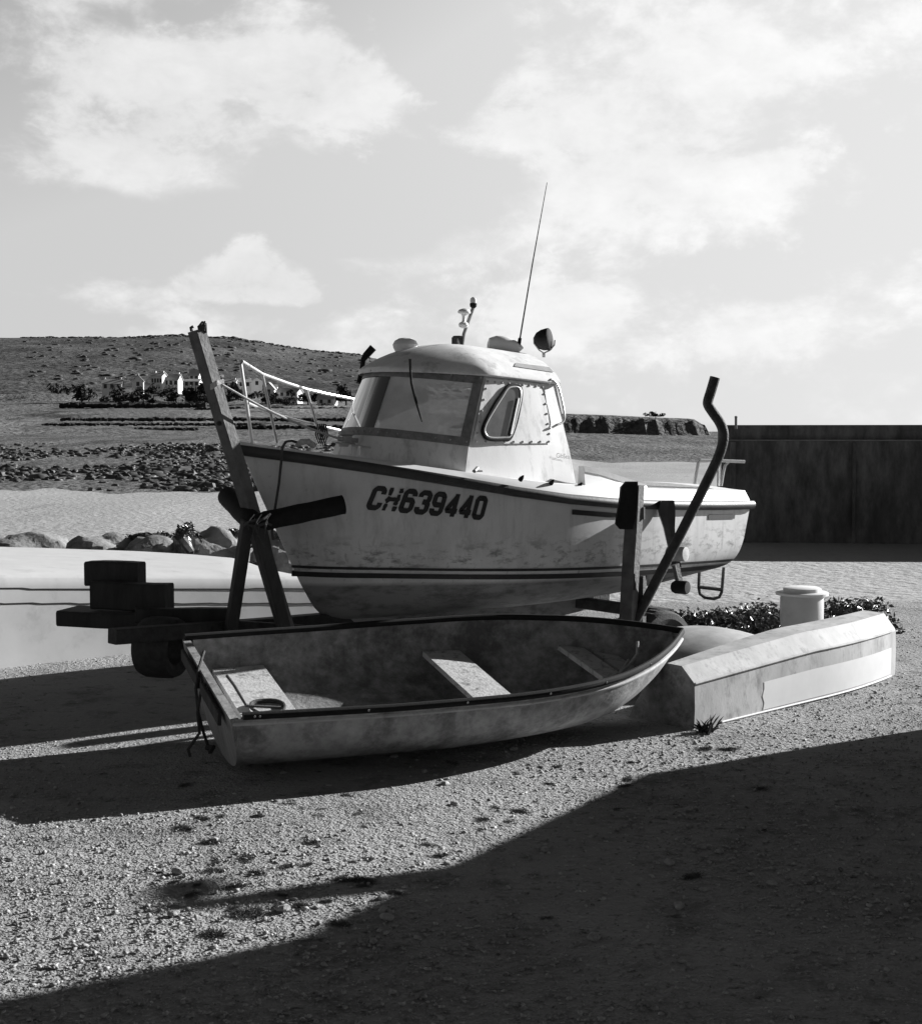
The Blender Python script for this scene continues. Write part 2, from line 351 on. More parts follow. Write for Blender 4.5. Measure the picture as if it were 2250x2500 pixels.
def tz(X, Y):
    u = X / max(Y, 8.0)
    px = CX + u * F
    w = min(max((px - 1180) / 260, 0), 1); w = w * w * (3 - 2 * w)
    zl = ipl(min(Y, 750), LEFT); zr = ipl(Y, RIGHT)
    if Y > 500:
        top = EYE + (1060 - ipl(px, RIDGE)) * 1000 / F
        k = min((Y - 500) / 500, 1); k = k ** .9
        base = ipl(500, LEFT)
        hz = base + (top - base) * k
        if Y > 1000: hz = top - (Y - 1000) * .06
        zl = hz
        zr = max(zr, hz - 14) if px < 1500 else zr
    z = zl * (1 - w) + zr * w
    if Y > 98: z += wob(X, Y, 23) * min((Y - 98) / 200, 1) * .35
    if Y > 620: z += wob(X, Y, 60) * 1.2 * min((Y - 620) / 200, 1) * (1 if Y < 960 else max(0, (1000 - Y) / 40))
    if 17.5 < Y < 100: z += wob(X, Y, 9) * .05
    if Y < 13.3: z += wob(X, Y, 1.9) * .006
    return z
US = np.concatenate([np.linspace(-1.3, -.42, 12)[:-1], np.linspace(-.42, .42, 130), np.linspace(.42, 1.3, 12)[1:]])
def edge(Y, u, k):
    if Y == 98:
        w = min(max((u + .03) / .09, 0), 1); Y = 98 + 104 * w * w * (3 - 2 * w)
    return Y * (1 + k * (.5 * math.sin(u * 37) + .3 * math.sin(u * 91 + 1) + .2 * math.sin(u * 203 + 2)))
def strip(name, Ys, ka, kb, material):
    mb = MB(); rows = []
    for i, Y in enumerate(Ys):
        f = i / (len(Ys) - 1); row = []
        for u in US:
            y = Y + (edge(Ys[0], u, ka) - Ys[0]) * (1 - f) + (edge(Ys[-1], u, kb) - Ys[-1]) * f
            X = u * (abs(y) + 9); row.append((X, y, tz(X, y)))
        rows.append(row)
    mb.grid(rows); o = mb.obj(name, material, angle=80); return tag(o, kind='structure')
def flip(o): o.data.flip_normals()
SEG = [('gravel_yard', list(np.linspace(-8, 3, 12)) + list(np.linspace(3.2, 13.3, 110)), 0, .012, M['gravel']),
       ('rocky_bank', list(np.linspace(13.3, 17.5, 16)), .012, .02, M['bank']),
       ('tidal_sand', list(np.append(np.geomspace(17.5, 97, 69), 98)), .02, .05, M['sand']),
       ('weedy_shore', [98] + list(np.geomspace(98.5, 262, 90)), .05, .03, M['shore']),
       ('fields', list(np.geomspace(262, 520, 60)), .03, .02, M['field']),
       ('scrub_hill', list(np.linspace(520, 1000, 70)) + list(np.linspace(1010, 2600, 20)), .02, 0, M['hill'])]
for s_ in SEG: flip(strip(*s_))

# headland on the right: flat topped low cliff
mb = MB(); rows = []
pxs = np.linspace(1190, 1722, 90)
for yy, key in ((292, 'foot'), (296, 'mid'), (299, 'brow'), (306, 'top'), (330, 'back'), (420, 'far'), (424, 'end')):
    row = []
    for i, px in enumerate(pxs):
        X = (px - CX) / F * 300; tp = EYE + (1060 - ipl(px, [(1190, 1005), (1390, 1009), (1500, 1013), (1600, 1018), (1690, 1021), (1706, 1023), (1716, 1032), (1722, 1056)])) * 300 / F
        z = {'foot': 1.2, 'mid': 1.7 + .42 * (tp - 1.7), 'brow': 1.7 + .78 * (tp - 1.7), 'top': tp, 'back': tp + .1, 'far': tp, 'end': -3}[key]
        z += .3 * wob(i * 5, yy, 7) if key in ('mid', 'brow') else 0
        row.append((X, yy + (.5 * wob(i * 6.0, yy, 11) if key in ('mid', 'brow') else 0), z))
    rows.append(row)
mb.grid(rows); e = mb.obj('headland', M['headland']); flip(e); tag(e, kind='structure')

# gravel as real pebbles, thousands of them: one object
def scatter_pebbles(name, n, xr, yr, s0, s1, material, dens=None):
    base = np.array([(1, 0, 0), (-1, 0, 0), (0, 1, 0), (0, -1, 0), (0, 0, 1), (0, 0, -1), (.6, .6, .5), (-.6, .6, .45), (-.6, -.6, .5), (.6, -.6, .45)], float)
    fc = np.array([(0, 6, 4), (6, 2, 4), (2, 7, 4), (7, 1, 4), (1, 8, 4), (8, 3, 4), (3, 9, 4), (9, 0, 4), (0, 2, 6), (2, 1, 7), (1, 3, 8), (3, 0, 9), (2, 0, 5), (1, 2, 5), (3, 1, 5), (0, 3, 5)])
    Y = yr[0] + (yr[1] - yr[0]) * RNG.random(n) ** 1.25; X = RNG.uniform(-1, 1, n) * (xr * Y + .4)
    sz = s0 * (s1 / s0) ** (RNG.random(n) ** 3.0)
    a = RNG.uniform(0, 6.28, n); ca, sa = np.cos(a), np.sin(a)
    jit = 1 + .28 * RNG.standard_normal((n, 10, 1))
    v = base[None] * jit * sz[:, None, None] * np.stack([RNG.uniform(.8, 1.3, n), RNG.uniform(.6, 1, n), RNG.uniform(.45, .8, n)], 1)[:, None, :]
    x = v[..., 0] * ca[:, None] - v[..., 1] * sa[:, None]; y = v[..., 0] * sa[:, None] + v[..., 1] * ca[:, None]
    V = np.stack([x + X[:, None], y + Y[:, None], v[..., 2] + (sz * .22)[:, None]], -1).reshape(-1, 3)
    Fa = (fc[None] + (np.arange(n) * 10)[:, None, None]).reshape(-1, 3)
    me = bpy.data.meshes.new(name); me.vertices.add(len(V)); me.vertices.foreach_set('co', V.ravel())
    me.loops.add(Fa.size); me.loops.foreach_set('vertex_index', Fa.ravel()); me.polygons.add(len(Fa))
    me.polygons.foreach_set('loop_start', np.arange(0, Fa.size, 3)); me.polygons.foreach_set('loop_total', np.full(len(Fa), 3))
    me.update(); me.validate(); me.materials.append(material)
    o = bpy.data.objects.new(name, me); COL.objects.link(o); return o
tag(scatter_pebbles('gravel_pebbles', 62000, .40, (3.2, 11.5), .003, .012, M['pebble']), 'pale crushed gravel covering the yard', 'gravel', kind='stuff')

# ------------------------------------------------------------------ organic helpers
def lump(mb, c, r, sq=(1, 1, 1), nz=.25, seed=0, n=10, flat=.0):
    rr = random.Random(seed); ph = [rr.uniform(0, 6.28) for _ in range(9)]
    rows = []
    for i in range(n + 1):
        th = math.pi * i / n; row = []
        for j in range(2 * n):
            f = math.pi * j / n
            d = Vector((math.sin(th) * math.cos(f), math.sin(th) * math.sin(f), math.cos(th)))
            k = 1 + nz * (math.sin(d.x * 3 + ph[0]) * math.sin(d.y * 3.3 + ph[1]) + .6 * math.sin(d.z * 5 + ph[2] + d.x * 4) * math.sin(d.y * 6 + ph[3]) + .35 * math.sin(d.x * 11 + ph[4]) * math.sin(d.z * 12 + ph[5] + d.y * 9))
            p = d * r * k
            row.append((c[0] + p.x * sq[0], c[1] + p.y * sq[1], c[2] + max(p.z, -r * (1 - flat)) * sq[2]))
        rows.append(row)
    mb.grid(rows, True)
def leaves(mb, c, r, n, size, seed=0, hollow=.35, flatb=True):
    rr = random.Random(seed)
    clumps = [(Vector((rr.gauss(0, .42), rr.gauss(0, .42), min(abs(rr.gauss(.25, .33)), .8) if flatb else rr.gauss(0, .42))), rr.uniform(.22, .45)) for _ in range(max(5, n // 60))]
    for _ in range(n):
        q, cr = rr.choice(clumps)
        d = Vector((rr.gauss(0, 1), rr.gauss(0, 1), rr.gauss(0, 1))).normalized() * cr * (hollow + (1 - hollow) * rr.random())
        p = Vector((c[0] + (q.x + d.x) * r[0], c[1] + (q.y + d.y) * r[1], c[2] + max(0.02, (q.z + d.z)) * r[2] if flatb else c[2] + (q.z + d.z) * r[2]))
        nrm = (d + Vector((rr.gauss(0, .4), rr.gauss(0, .4), .4 + rr.gauss(0, .4)))).normalized()
        u = nrm.orthogonal().normalized(); u = (Matrix.Rotation(rr.uniform(0, 6.28), 3, nrm) @ u); w = nrm.cross(u)
        s = size * rr.uniform(.6, 1.3)
        i = [mb.v(p + u * s), mb.v(p + w * s * .5 + nrm * s * .12), mb.v(p - u * s * .9), mb.v(p - w * s * .5 + nrm * s * .12)]
        mb.face(i[0], i[1], i[2]); mb.face(i[0], i[2], i[3])

# ------------------------------------------------------------------ the motor boat
BA = R(39); BH = Vector((-math.cos(BA), -math.sin(BA), 0)); BP = Vector((math.sin(BA), -math.cos(BA), 0)); BO = Vector((1.67, 10.97, 0))
def B(x, y, z): return BO + BH * x + BP * y + Vector((0, 0, z))
LB = 3.955
ZS = [(0, 1.135), (.4, 1.145), (.8, 1.16), (1.2, 1.18), (1.6, 1.205), (2.0, 1.243), (2.4, 1.30), (2.8, 1.372), (3.2, 1.446), (3.6, 1.517), (3.955, 1.578)]
STEM = [(3.30, .425), (3.40, .52), (3.50, .685), (3.60, .885), (3.78, 1.245), (3.90, 1.50), (3.955, 1.57)]
KEEL = [(0, .575), (.6, .53), (1.3, .47), (2.0, .425), (2.7, .40), (3.1, .405), (3.2, .41)] + STEM
def zs(x): return ipl(x, ZS)
def zk(x): return ipl(x, KEEL)
def hb(x):
    s = x / LB
    return max(.98 * (1 - max(0, (s - .4) / .6) ** 2.2) - (.12 * ((.4 - s) / .4) ** 1.5 if s < .4 else 0), 0.004)
def nm(x):
    s = min(max((x - 1.2) / 2.4, 0), 1); s = s * s * (3 - 2 * s)
    return 7.5 + (1.5 - 7.5) * s ** .8, 2.9 + (1.15 - 2.9) * s ** .8
def hull_y(x, z):
    d = min(max((zs(x) - z) / (zs(x) - zk(x)), 0), 1); n, m = nm(x)
    return hb(x) * math.sqrt(max(0, 1 - d ** n)) ** (2 / m)
def rake(x, z):
    d = min(max((zs(x) - z) / .56, 0), 1); return x + .19 * d ** 1.3 * max(0, 1 - x / .8)
boat = thing('motor_boat', B(1.9, 0, .4), 'white cabin motor boat with CH639440 on its bow, propped on the trailer', 'boat')
XS = list(np.linspace(0, 3.0, 26)) + list(np.linspace(3.06, LB, 26))
NT = 22
mb = MB(); rows = []
for x in XS:
    n, m = nm(x); half = []
    for k in range(NT + 1):
        th = math.pi / 2 * (k / NT)
        d = math.sin(th) ** (2 / n); z = zs(x) + (zk(x) - zs(x)) * d
        y = hb(x) * math.cos(th) ** (2 / m) if k < NT else 0
        half.append((rake(x, z), y, z))
    rows.append([B(a, y, z) for a, y, z in half] + [B(a, -y, z) for a, y, z in reversed(half[:-1])])
idx = mb.grid(rows); mb.face(*reversed(idx[0]))
hull = mb.obj('hull', M['hull'], boat, angle=50)
# rub rail
def rise(x): return ipl(x, [(0, .085), (1.4, .085), (2.2, .068), (2.8, .05), (3.4, .032), (3.95, .025)])
mb = MB(); rings = []
for sgn in (1, -1):
    pts = [B(x, sgn * (hb(x) + .008), zs(x) - .024) for x in np.linspace(-.015, LB + .008, 60)]
    rings = []
    for i, p in enumerate(pts):
        x = np.linspace(-.015, LB + .008, 60)[i]
        o = Vector(BP) * sgn; prof = [(-.02, -.034), (.012, -.032), (.026, -.018), (.03, .0), (.026, .018), (.012, .032), (-.02, .034)]
        rings.append([p + o * a + Vector((0, 0, b)) for a, b in prof])
    ix = mb.grid(rings, True); mb.face(*ix[0]); mb.face(*reversed(ix[-1]))
mb.obj('rub_rail', M['rail'], boat)
mb = MB(); mb.tube([B(-.012, y, zs(0) - .024) for y in np.linspace(-.86, .86, 12)], .03, 8); mb.obj('rub_rail', M['rail'], boat)
# gunwale moulding, deck, cockpit
CK0, CK1 = .22, 1.66
mb = MB(); rows = []
def dk(x):
    h = hb(x); c = max(h - .06, h * .5); i = max(c - .13, 0)
    z = zs(x); r_ = rise(x)
    return [(h - .004, z - .01), (max(h - .012, 0), z + .012), (c, z + r_), (i, z + r_ + .008)]
for sgn in (1, -1):
    rows = [[B(x, sgn * y, z) for y, z in dk(x)] for x in XS]
    mb.grid(rows)
for xr in (np.linspace(CK1, LB, 30), np.linspace(0, CK0, 3)):
    rows = []
    for x in xr:
        y0, z0 = dk(x)[3]
        rows.append([B(x, y0 * t, z0 + .035 * (1 - t * t) * (y0 / .7)) for t in np.linspace(-1, 1, 13)])
    mb.grid(rows)
x0 = 0.0; e = dk(0.0); mb.face(*[mb.v(B(-.001, y, z)) for y, z in e] + [mb.v(B(-.001, -y, z)) for y, z in reversed(e)])
mb.obj('deck', M['white'], boat, angle=30)
mb = MB()
for sgn in (1, -1):
    mb.grid([[B(x, sgn * dk(x)[3][0], dk(x)[3][1] + .001), B(x, sgn * (dk(x)[3][0] - .015), .78)] for x in np.linspace(CK0, CK1, 16)])
mb.grid([[B(CK0, y, zs(CK0) + .09), B(CK0, y, .78)] for y in np.linspace(-.72, .72, 5)])
mb.grid([[B(x, y, .785) for y in np.linspace(-.80, .80, 5)] for x in (CK0, 1.0, CK1)])
mb.obj('cockpit_liner', M['white'], boat)
# skeg
mb = MB(); rows = []
for x, zb in ((.75, .55), (.9, .30), (1.5, .24), (2.4, .24), (3.0, .34), (3.28, .42)):
    rows.append([B(x, .035, zk(x) + .05), B(x, .025, zb), B(x, -.025, zb), B(x, -.035, zk(x) + .05)])
mb.loft(rows); mb.obj('skeg', M['hull'], boat)
# stripes
def zst(x): return .684 + (x - .15) * .0285
for dz0, dz1 in ((.004, .022), (-.052, -.018)):
    mb = MB()
    for sgn in (1, -1):
        rows = []
        for x in np.linspace(.02, 3.56, 70):
            zz = [zst(x) + dz0 + (dz1 - dz0) * t for t in (0, .5, 1)]
            rows.append([B(rake(x, z), sgn * (hull_y(x, z) + .004), z) for z in zz])
        mb.grid(rows)
    mb.obj('boot_stripe', M['stripe'], boat)
# worn dark trim tape under the rail
for xa, xb, zo in ((1.98, 1.42, -.125), (.55, .2, -.125)):
    mb = MB(); rows = []
    for x in np.linspace(xa, xb, 24):
        rows.append([B(rake(x, z), hull_y(x, z) + .004, z) for z in (zs(x) + zo, zs(x) + zo + .034)])
    mb.grid(rows); tag(mb.obj('trim_tape', M['stripe'], boat), 'torn dark tape')
# registration number
GL = {'C': [[(.52, .68), (.52, .82), (.43, .92), (.17, .92), (.08, .82), (.08, .18), (.17, .08), (.43, .08), (.52, .18), (.52, .32)]],
      'H': [[(.08, 0), (.08, .30)], [(.14, .36), (.03, .47), (.13, .60)], [(.08, .66), (.08, 1.0)], [(.52, .0), (.52, .22)], [(.47, .27), (.52, .52), (.50, .74)], [(.55, .80), (.52, 1.0)], [(.12, .50), (.48, .52)]],
      '6': [[(.52, .72), (.52, .82), (.43, .92), (.17, .92), (.08, .82), (.08, .18), (.17, .08), (.43, .08), (.52, .18), (.52, .45), (.43, .55), (.14, .55)]],
      '3': [[(.08, .72), (.08, .82), (.17, .92), (.43, .92), (.52, .82), (.52, .62), (.44, .52), (.24, .52)], [(.40, .52), (.52, .42), (.52, .18), (.43, .08), (.17, .08), (.08, .18), (.08, .28)]],
      '9': [[(.08, .28), (.08, .18), (.17, .08), (.43, .08), (.52, .18), (.52, .82), (.43, .92), (.17, .92), (.08, .82), (.08, .55), (.17, .45), (.46, .45)]],
      '4': [[(.43, 0), (.43, 1.0)], [(.43, .90), (.08, .34), (.08, .25), (.60, .25)]],
      '0': [[(.30, .92), (.43, .92), (.52, .82), (.52, .18), (.43, .08), (.17, .08), (.08, .18), (.08, .82), (.17, .92), (.32, .92)]]}
def strokes(txt, wid=.115, adv=.73):
    out = []; u0 = 0
    for ch in txt:
        for k, pl in enumerate(GL[ch]):
            sub = []
            for i in range(len(pl) - 1):
                for t in np.linspace(0, 1, 4)[:-1]: sub.append((pl[i][0] + (pl[i + 1][0] - pl[i][0]) * t, pl[i][1] + (pl[i + 1][1] - pl[i][1]) * t))
            sub.append(pl[-1]); q = []
            for i, (a, b) in enumerate(sub):
                p0 = sub[max(i - 1, 0)]; p1 = sub[min(i + 1, len(sub) - 1)]
                tx, ty = p1[0] - p0[0], p1[1] - p0[1]; l = math.hypot(tx, ty) or 1
                w = wid * (random.uniform(.6, 1.0) if ch == 'H' else 1)
                q.append(((a - ty / l * w + u0, b + tx / l * w), (a + ty / l * w + u0, b - tx / l * w)))
            out.append((k, q))
        u0 += adv
    return out
mb = MB()
for k, q in strokes('CH639440'):
    rows = []
    for pr in q:
        r_ = []
        for (u, v) in pr:
            x = 3.298 - (u + .30 * v) * .1165; z = 1.178 - .0135 * u + v * .145
            r_.append(B(x, hull_y(x, z) + .004 + .0006 * k, z))
        rows.append(r_)
    mb.grid(rows)
tag(mb.obj('registration_number', M['decal'], boat), 'black italic CH639440 with a torn H')

# cabin
CLV = [(1.30, 3.17, 2.69, .70), (1.46, 3.12, 2.65, .675), (1.585, 3.07, 2.61, .65), (2.045, 2.87, 2.41, .565)]   # z, front, corner x, half width
def zsill(t): return .075 * (1 - t * t)                         # the sill rises to the centre line
def front(lv, t, lift=True):                                     # t in -1..1 across the windscreen
    z, xc, xn, yn = CLV[lv]
    return B(xc - (xc - xn) * abs(t) ** 2.2, yn * t, z + (zsill(t) if lift and lv >= 1 else 0) - (.02 if lv == 3 else 0) * (1 - t * t))
XR = 1.70
def xr(z): return 1.69 + .085 * min(max((z - 1.3) / .75, 0), 1)
cab = None
mb = MB()
T = np.linspace(-1, 1, 33)
mb.grid([[front(lv, t) for t in T] for lv in (0, 1, 2)])
for sgn in (1, -1):
    rows = []
    for lv in (0, 1, 2, 3):
        z, xc, xn, yn = CLV[lv]
        rows.append([B(xr(z) + (xn - xr(z)) * f, sgn * (yn + .012 * math.sin(math.pi * f)), z - (.035 * (1 - f) if lv == 3 else 0)) for f in np.linspace(0 if sgn > 0 else .37, 1, 14)])
    mb.grid(rows)
# rear bulkhead with an open companionway
def yr(z): return ipl(z, [(c[0], c[3]) for c in CLV])
for ya, yb, za, zb in ((-.34, 1, .8, 2.03),):
    mb.grid([[B(xr(z), max(min(y, yr(z)), -yr(z)), z) for y in (ya, yb)] for z in np.linspace(za, zb, 5)])
cab = mb.obj('cabin', M['cabin'], boat, angle=40)
# inner lining so the far side reads from within
mb = MB()
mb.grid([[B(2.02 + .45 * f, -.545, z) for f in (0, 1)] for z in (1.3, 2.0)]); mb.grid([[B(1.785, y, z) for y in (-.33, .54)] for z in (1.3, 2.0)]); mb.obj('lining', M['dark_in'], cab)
mb = MB(); mb.grid([[B(x, y, 1.30 + .02 * (x > 2.4)) for y in (-.6, .6)] for x in (2.2, 2.55, 2.95)]); mb.box(B(2.45, .05, 1.52), .18, .09, .1, Matrix.Rotation(BA, 3, 'Z')); mb.obj('dashboard', M['dark_timber'], cab)
# windscreen
mb = MB(); mb.grid([[front(2, t).lerp(front(3, t), f) for t in T] for f in np.linspace(.0, 1, 6)]); mb.obj('windscreen', M['screen'], boat)
mb = MB()
def strip_on(mb, pa, pb, out):                                   # flat band proud of the surface
    mb.grid([[p + out for p in pa], [p + out for p in pb]])
for f0, f1 in ((-.03, .09), (.86, 1.02)):
    rows = []
    for f in (f0, f1):
        rows.append([front(2, t).lerp(front(3, t), f) + BH * .006 * (1 - abs(t)) + BP * .006 * t for t in T])
    mb.grid(rows)
for ta, tb in ((.945, 1.0), (-1.0, -.945)):
    rows = []
    for t in np.linspace(ta, tb, 6):
        rows.append([front(2, t).lerp(front(3, t), f) + BH * .008 * (1 - abs(t)) + BP * .008 * t + BH * .004 for f in np.linspace(.09, .86, 6)])
    mb.grid(rows)
wf = mb.obj('windscreen_frame', M['grey_metal'], boat)
mb = MB()
for t in np.linspace(-.95, .98, 22):
    for f in (.03, .95):
        p = front(2, t).lerp(front(3, t), f) + BH * .010 * (1 - abs(t)) + BP * .010 * t
        mb = MB(); mb.lathe(p, BH * (1 - abs(t)) + BP * t, [(.006, -.002), (.005, .003), (.001, .004)], 8); mb.obj('rivet', M['gal'], wf)
# side panel: rivets, window
def side(f, z, off=.0, sgn=1):
    lv = [c[0] for c in CLV]; xn = ipl(z, [(c[0], c[2]) for c in CLV]); yn = yr(z)
    return B(xr(z) + (xn - xr(z)) * f, sgn * (yn + .012 * math.sin(math.pi * f) + off), z)
mb = MB()
def pan(f, g): return side(.2 + .76 * f, 1.60 + .41 * g - .03 * (1 - f) * g, .008)
mb.grid([[pan(f, g) for f in np.linspace(-.02, 1.02, 10)] for g in np.linspace(-.03, 1.03, 8)]); sp_panel = mb.obj('side_panel', M['cabin'], boat)
for f in np.linspace(.02, .98, 9):
    for g in (.0, .98): mb = MB(); mb.lathe(pan(f, g) + BP * .002, BP, [(.008, -.002), (.007, .003), (.001, .005)], 10); mb.obj('rivet', M['gal'], sp_panel)
for g in np.linspace(.14, .86, 5):
    for f in (.0, .985): mb = MB(); mb.lathe(pan(f, g) + BP * .002, BP, [(.008, -.002), (.007, .003), (.001, .005)], 10); mb.obj('rivet', M['gal'], sp_panel)
def bpx(px, py, y):                                              # point on the plane y=const of the boat seen at a photo pixel
    x = (px - CX) / F; yy = -(py - CY) / F
    d = Vector((x, cp_ + yy * sp_, -sp_ + yy * cp_)); t = (BO.dot(BP) + y) / d.dot(BP); return d * t + Vector((0, 0, EYE))
wpts = [(1257, 944), (1268, 948), (1271, 962), (1268, 985), (1255, 1040), (1245, 1065), (1232, 1068), (1195, 1068), (1183, 1055), (1185, 1038), (1200, 1010), (1225, 970), (1240, 948)]
def onside(px, py, off):
    q = bpx(px, py, .62); z = q.z; y = yr(z) + .012 + off; return bpx(px, py, y)
mb = MB(); c = onside(1232, 1020, .011); ci = mb.v(c); ii = [mb.v(onside(px, py, .011)) for px, py in wpts]
for i in range(len(ii)): mb.face(ci, ii[i], ii[(i + 1) % len(ii)])
win = mb.obj('side_window', M['side_glass'], boat, smooth=False)
mb = MB(); ring = [onside(px, py, .014) for px, py in wpts]; ring2 = sm(ring[-2:] + ring + ring[:3], 4)[8:8 + 4 * len(ring)]
mb.tube(ring2 + ring2[:2], .007, 8, False); mb.obj('window_frame', M['steel'], win)
mb = MB(); cc = sum(ring, Vector()) / len(ring); r3 = [p + (p - cc).normalized() * .014 - BP * .006 for p in ring2]; mb.tube(r3 + r3[:2], .012, 8, False); mb.obj('window_gasket', M['black'], win)
mb = MB(); mb.beam(onside(1266, 972, .024), onside(1247, 1060, .024), .016, .008, BP, .002); mb.obj('window_catch', M['steel'], win)
# cabin roof
mb = MB(); rows = []
XF = 2.93
for x in list(np.linspace(1.755, 2.4, 12)) + list(np.linspace(2.45, XF, 16)):
    w = .605 if x < 2.42 else .605 * max(0.0, (XF - x) / (XF - 2.42)) ** .455
    ze = 2.018 + (x - 1.7) * .062; H = .225 * (1 if x < 2.25 else max(0.02, 1 - ((x - 2.25) / (XF - 2.25)) ** 1.9))
    row = []
    for k in np.linspace(-1, 1, 27):
        row.append(B(x, w * k, ze + H * max(0, (1 - abs(k) ** 2.4)) ** .85))
    row = [B(x, -w + .012, ze - .028), B(x, -w - .004, ze - .018)] + row + [B(x, w + .004, ze - .018), B(x, w - .012, ze - .028)]
    rows.append(row)
ix = mb.grid(rows); mb.face(*reversed(ix[0])); mb.face(*ix[-1])
roof = mb.obj('cabin_roof', M['roof'], boat, angle=50)
def roofp(x, y):
    w = .605 if x < 2.42 else .605 * max(0.0, (XF - x) / (XF - 2.42)) ** .455
    ze = 2.018 + (x - 1.7) * .062; H = .225 * (1 if x < 2.25 else max(0.02, 1 - ((x - 2.25) / (XF - 2.25)) ** 1.9))
    return B(x, y, ze + H * max(0, 1 - abs(y / w) ** 2.4) ** .85)
mb = MB(); rows = []
for f in np.linspace(0, 1, 8):
    rows.append([roofp(1.77 + .36 * f, .555 - .01 * f) + BP * .003 + Vector((0, 0, .003)), roofp(1.77 + .31 * f, .505) + BP * .003 + Vector((0, 0, .003))])
mb.grid(rows); mb.obj('roof_stripe', M['deckgrey'], roof)
# vents, mast, horn, lamp, aerial, searchlight
UP = Vector((0, 0, 1))
q = roofp(2.55, -.12) + UP * -.02; mb = MB(); mb.lathe(q, UP, [(.07, 0), (.085, .03), (.088, .05), (.075, .075), (.045, .092), (.005, .098)], 24); mb.obj('roof_vent', M['white'], boat)
q = P(1230, 862, 9.72); mb = MB()
mb.lathe(q + Vector((0, 0, -.05)), UP, [(.05, 0), (.05, .05), (.045, .07)], 18)
mb.lathe(q + Vector((-.06, 0, .05)), (1, .1, -.06), [(.02, -.06), (.055, -.05), (.075, .0), (.078, .05), (.06, .12), (.035, .17), (.005, .2)], 24); mb.obj('cowl_vent', M['white'], boat)
q = P(1117, 835, 9.66); mb = MB(); mb.box(q + UP * -.003, .031, .031, .037, Matrix.Rotation(BA, 3, 'Z')); mb.lathe(q + UP * .033, UP, [(.036, 0), (.036, .008), (.03, .011)], 16); mb.obj('terminal_box', M['rust'], boat)
mb = MB(); mb.tube([P(1128, 845, 9.66), P(1132, 815, 9.66), P(1155, 750, 9.66)], .0125, 10); mast = mb.obj('lamp_mast', M['grey_metal'], boat)
mb = MB(); q = P(1155, 748, 9.66); mb.lathe(q, UP, [(.012, -.012), (.024, 0), (.026, .018), (.022, .024)], 18); mb.obj('lamp_socket', M['black'], mast)
mb = MB(); mb.lathe(q + UP * .024, UP, [(.022, 0), (.023, .02), (.02, .034), (.008, .042), (.001, .044)], 18); mb.obj('lamp_lens', M['clear'], mast)
mb = MB(); q = P(1131, 797, 9.62)
mb.lathe(q, UP + Vector((.05, 0, 0)), [(.008, -.012), (.03, -.004), (.036, .012), (.03, .026), (.014, .034), (.0115, .05), (.013, .075), (.024, .088), (.044, .094), (.046, .104), (.036, .118), (.012, .126), (.001, .127)], 24)
mb.obj('horn', M['white'], boat)
mb = MB(); mb.tube([P(1263, 853, 9.72), P(1266, 843, 9.72), P(1269, 825, 9.72)], [.012, .014, .013], 10); mb.tube([P(1269, 826, 9.72), P(1300, 640, 9.72), P(1335, 445, 9.72)], [.0058, .0045, .0022], 8); mb.obj('radio_aerial', M['black'], boat)
mb = MB(); q = P(1330, 829, 9.82); ax = Vector((.93, -.34, .12)).normalized()
mb.lathe(q, ax, [(.001, -.085), (.03, -.08), (.06, -.055), (.075, -.02), (.08, .02), (.08, .035), (.074, .04), (.05, .046), (.001, .05)], 28)
sl = mb.obj('searchlight', M['black'], boat)
mb = MB(); mb.tube([P(1303, 826, 9.80), P(1303, 838, 9.8), P(1316, 855, 9.8), P(1327, 862, 9.8), P(1342, 855, 9.8), P(1353, 842, 9.8), P(1354, 830, 9.8)], .005, 8)
mb.tube([P(1327, 861, 9.8), P(1327, 872, 9.8)], .012, 10); mb.obj('bracket', M['grey_metal'], sl)
# wiper, rod holder, grab handle
mb = MB(); mb.beam(P(1001, 876, 8.72), P(1002, 903, 8.74), .016, .014, BH, .002); mb.tube([P(1001, 898, 8.73), P(1004, 935, 8.74), P(1014, 975, 8.72), P(1030, 1030, 8.68)], [.007, .008, .009, .004], 8); mb.obj('windscreen_wiper', M['black'], boat)
mb = MB(); mb.tube([P(884, 882, 9.75), P(893, 868, 9.75), P(911, 848, 9.75)], [.017, .026, .028], 12); mb.tube([P(875, 935, 9.72), P(884, 905, 9.75), P(887, 882, 9.75)], [.016, .02, .02], 10); mb.obj('rod_holder', M['black'], boat)
hp = [(1341, 936), (1342, 928), (1348, 927), (1360, 939), (1369, 968), (1376, 1003), (1377, 1022), (1371, 1032), (1357, 1038), (1347, 1044)]
mb = MB(); mb.tube(sm([onside(a, b, .022 if 0 < i < 9 else .0) for i, (a, b) in enumerate(hp)]), .008, 10); mb.obj('grab_handle', M['steel'], boat)
# maker's lettering on the pillar
def text_part(txt, size, origin, ux, uy, mtl, name, parent, off=.0, shear=0.0, ext=0.0):
    cu = bpy.data.curves.new('lettering', 'FONT'); cu.body = txt; cu.size = size; cu.shear = shear; cu.offset = ext
    t = bpy.data.objects.new('lettering_tmp', cu); COL.objects.link(t); dg = bpy.context.evaluated_depsgraph_get()
    me = t.evaluated_get(dg).to_mesh(); V = [tuple(origin + ux * v.co.x + uy * v.co.y) for v in me.vertices]; Fc = [tuple(p.vertices) for p in me.polygons]
    bpy.data.objects.remove(t); b = MB(); b.V = V; b.Fc = Fc; return b.obj(name, mtl, parent, smooth=False)
a_, b_ = onside(1357, 1117, .0025), onside(1389, 1120, .0025); ux = (b_ - a_).normalized()
text_part('GibSea', .045, a_, ux, UP, M['deckgrey'], 'lettering', cab)
